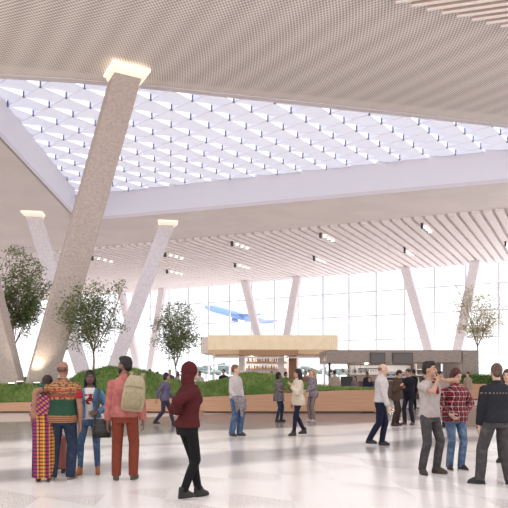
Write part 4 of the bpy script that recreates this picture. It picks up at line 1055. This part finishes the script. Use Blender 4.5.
def wing(name, root_x, tip_x, y0, y1, z0, z1, c0, c1, th, m, vert=False):
    g = G()
    for sgn in ((1, -1) if not vert else (1,)):
        def sec(x_, y_, z_, c): 
            o = [(x_+c*.5, 0), (x_+c*.2, th*c), (x_-c*.5, 0), (x_+c*.2, -th*c*.5)]
            return [(a, sgn*y_, z_+b) if not vert else (a, b, z_) for a, b in o]
        gg = G().loft([sec(root_x, y0, z0, c0), sec(tip_x, y1, z1, c1)]); gg.build(name, m, ac)
wing('wing', 3, -11, 2.5, 29, -1.6, 1.4, 12, 3, .07, airg); wing('tailplane', -27, -31, 1, 10, 1.6, 2.4, 5.5, 2.2, .06, blue); wing('tail_fin', -25.5, -31, 0, 0, 2.2, 11.5, 7.5, 3.2, .05, airw, True)
for sg in (1, -1):
    e = G().loft([[(x_, sg*10+math.cos(a)*r_, -3.2+math.sin(a)*r_) for a in [2*math.pi*j/14 for j in range(14)]] for x_, r_ in ((3.4, 1.5), (2.6, 1.75), (0, 1.7), (-2.6, .9))]).build('engine', airg, ac, True)
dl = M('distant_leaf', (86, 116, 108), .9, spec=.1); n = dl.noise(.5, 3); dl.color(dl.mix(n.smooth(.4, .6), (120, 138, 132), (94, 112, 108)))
db = plain((90, 84, 80), .9)
def dtree(x_, y_, h, wd, seed, label):
    rnd = random.Random(seed); r = thing('distant_tree', label, 'tree', (x_, y_, -.2), group='hazy trees beyond the airfield')
    G().cyl((0, 0, 0), (0, 0, h*.5), wd*.05, wd*.03, 7).build('trunk', db, r); g = G()
    for _ in range(16):
        a, q = rnd.uniform(0, 6.28), rnd.uniform(0, .75); g.ell((math.cos(a)*q*wd*.5, math.sin(a)*q*wd*.5, h*rnd.uniform(.42, .85)), (wd*rnd.uniform(.16, .28),)*2+(h*rnd.uniform(.10, .16),), nu=9, nv=6)
    g.build('crown', dl, r, True)
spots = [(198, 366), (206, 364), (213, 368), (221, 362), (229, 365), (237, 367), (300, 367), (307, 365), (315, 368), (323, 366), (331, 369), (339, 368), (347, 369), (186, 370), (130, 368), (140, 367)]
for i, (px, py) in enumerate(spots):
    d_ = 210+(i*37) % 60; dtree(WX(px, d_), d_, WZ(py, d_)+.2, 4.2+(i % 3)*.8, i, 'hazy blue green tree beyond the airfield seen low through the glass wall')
for px, lab, watts in UPL:
    d_ = 27.15; zb = mound(WX(px, d_), d_)+.0; uplight(px, d_, zb, (WX(10 if px < 30 else 46, 28.4), 28.4, 7.5), lab, watts*5)

# fill lamps added to brighten the two kiosk interiors
def kiosk_fill(name, label, p, watts, parent_m):
    r = thing(name, label, 'lamp', p, group=None); G().cyl((0, 0, 0), (0, 0, -.05), .14, n=14).build('housing', parent_m, r); G().cyl((0, 0, -.05), (0, 0, -.06), .11, n=14).build('lens', ull, r)
    l = bpy.data.objects.new('glow', bpy.data.lights.new('glow', 'POINT')); COL.objects.link(l); l.parent = r; l.location = (0, 0, -.15); l.data.energy = watts; l.data.color = (1, .95, .9); l.data.shadow_soft_size = .12
for x_, lab in ((-.2, 'near its bottle shelves'), (2.4, 'beside its wood panel')): kiosk_fill('added_downlight', 'added fill downlight under the cream kiosk roof '+lab, (x_, 47.8, 2.97), 60, wht)
for x_, lab in ((7.6, 'over the glasses rack'), (9.6, 'behind the wide menu board'), (11.8, 'over the display shelf')): kiosk_fill('added_downlight', 'added fill downlight under the dark kiosk fascia '+lab, (x_, 40.6, 2.31), 32, wht)
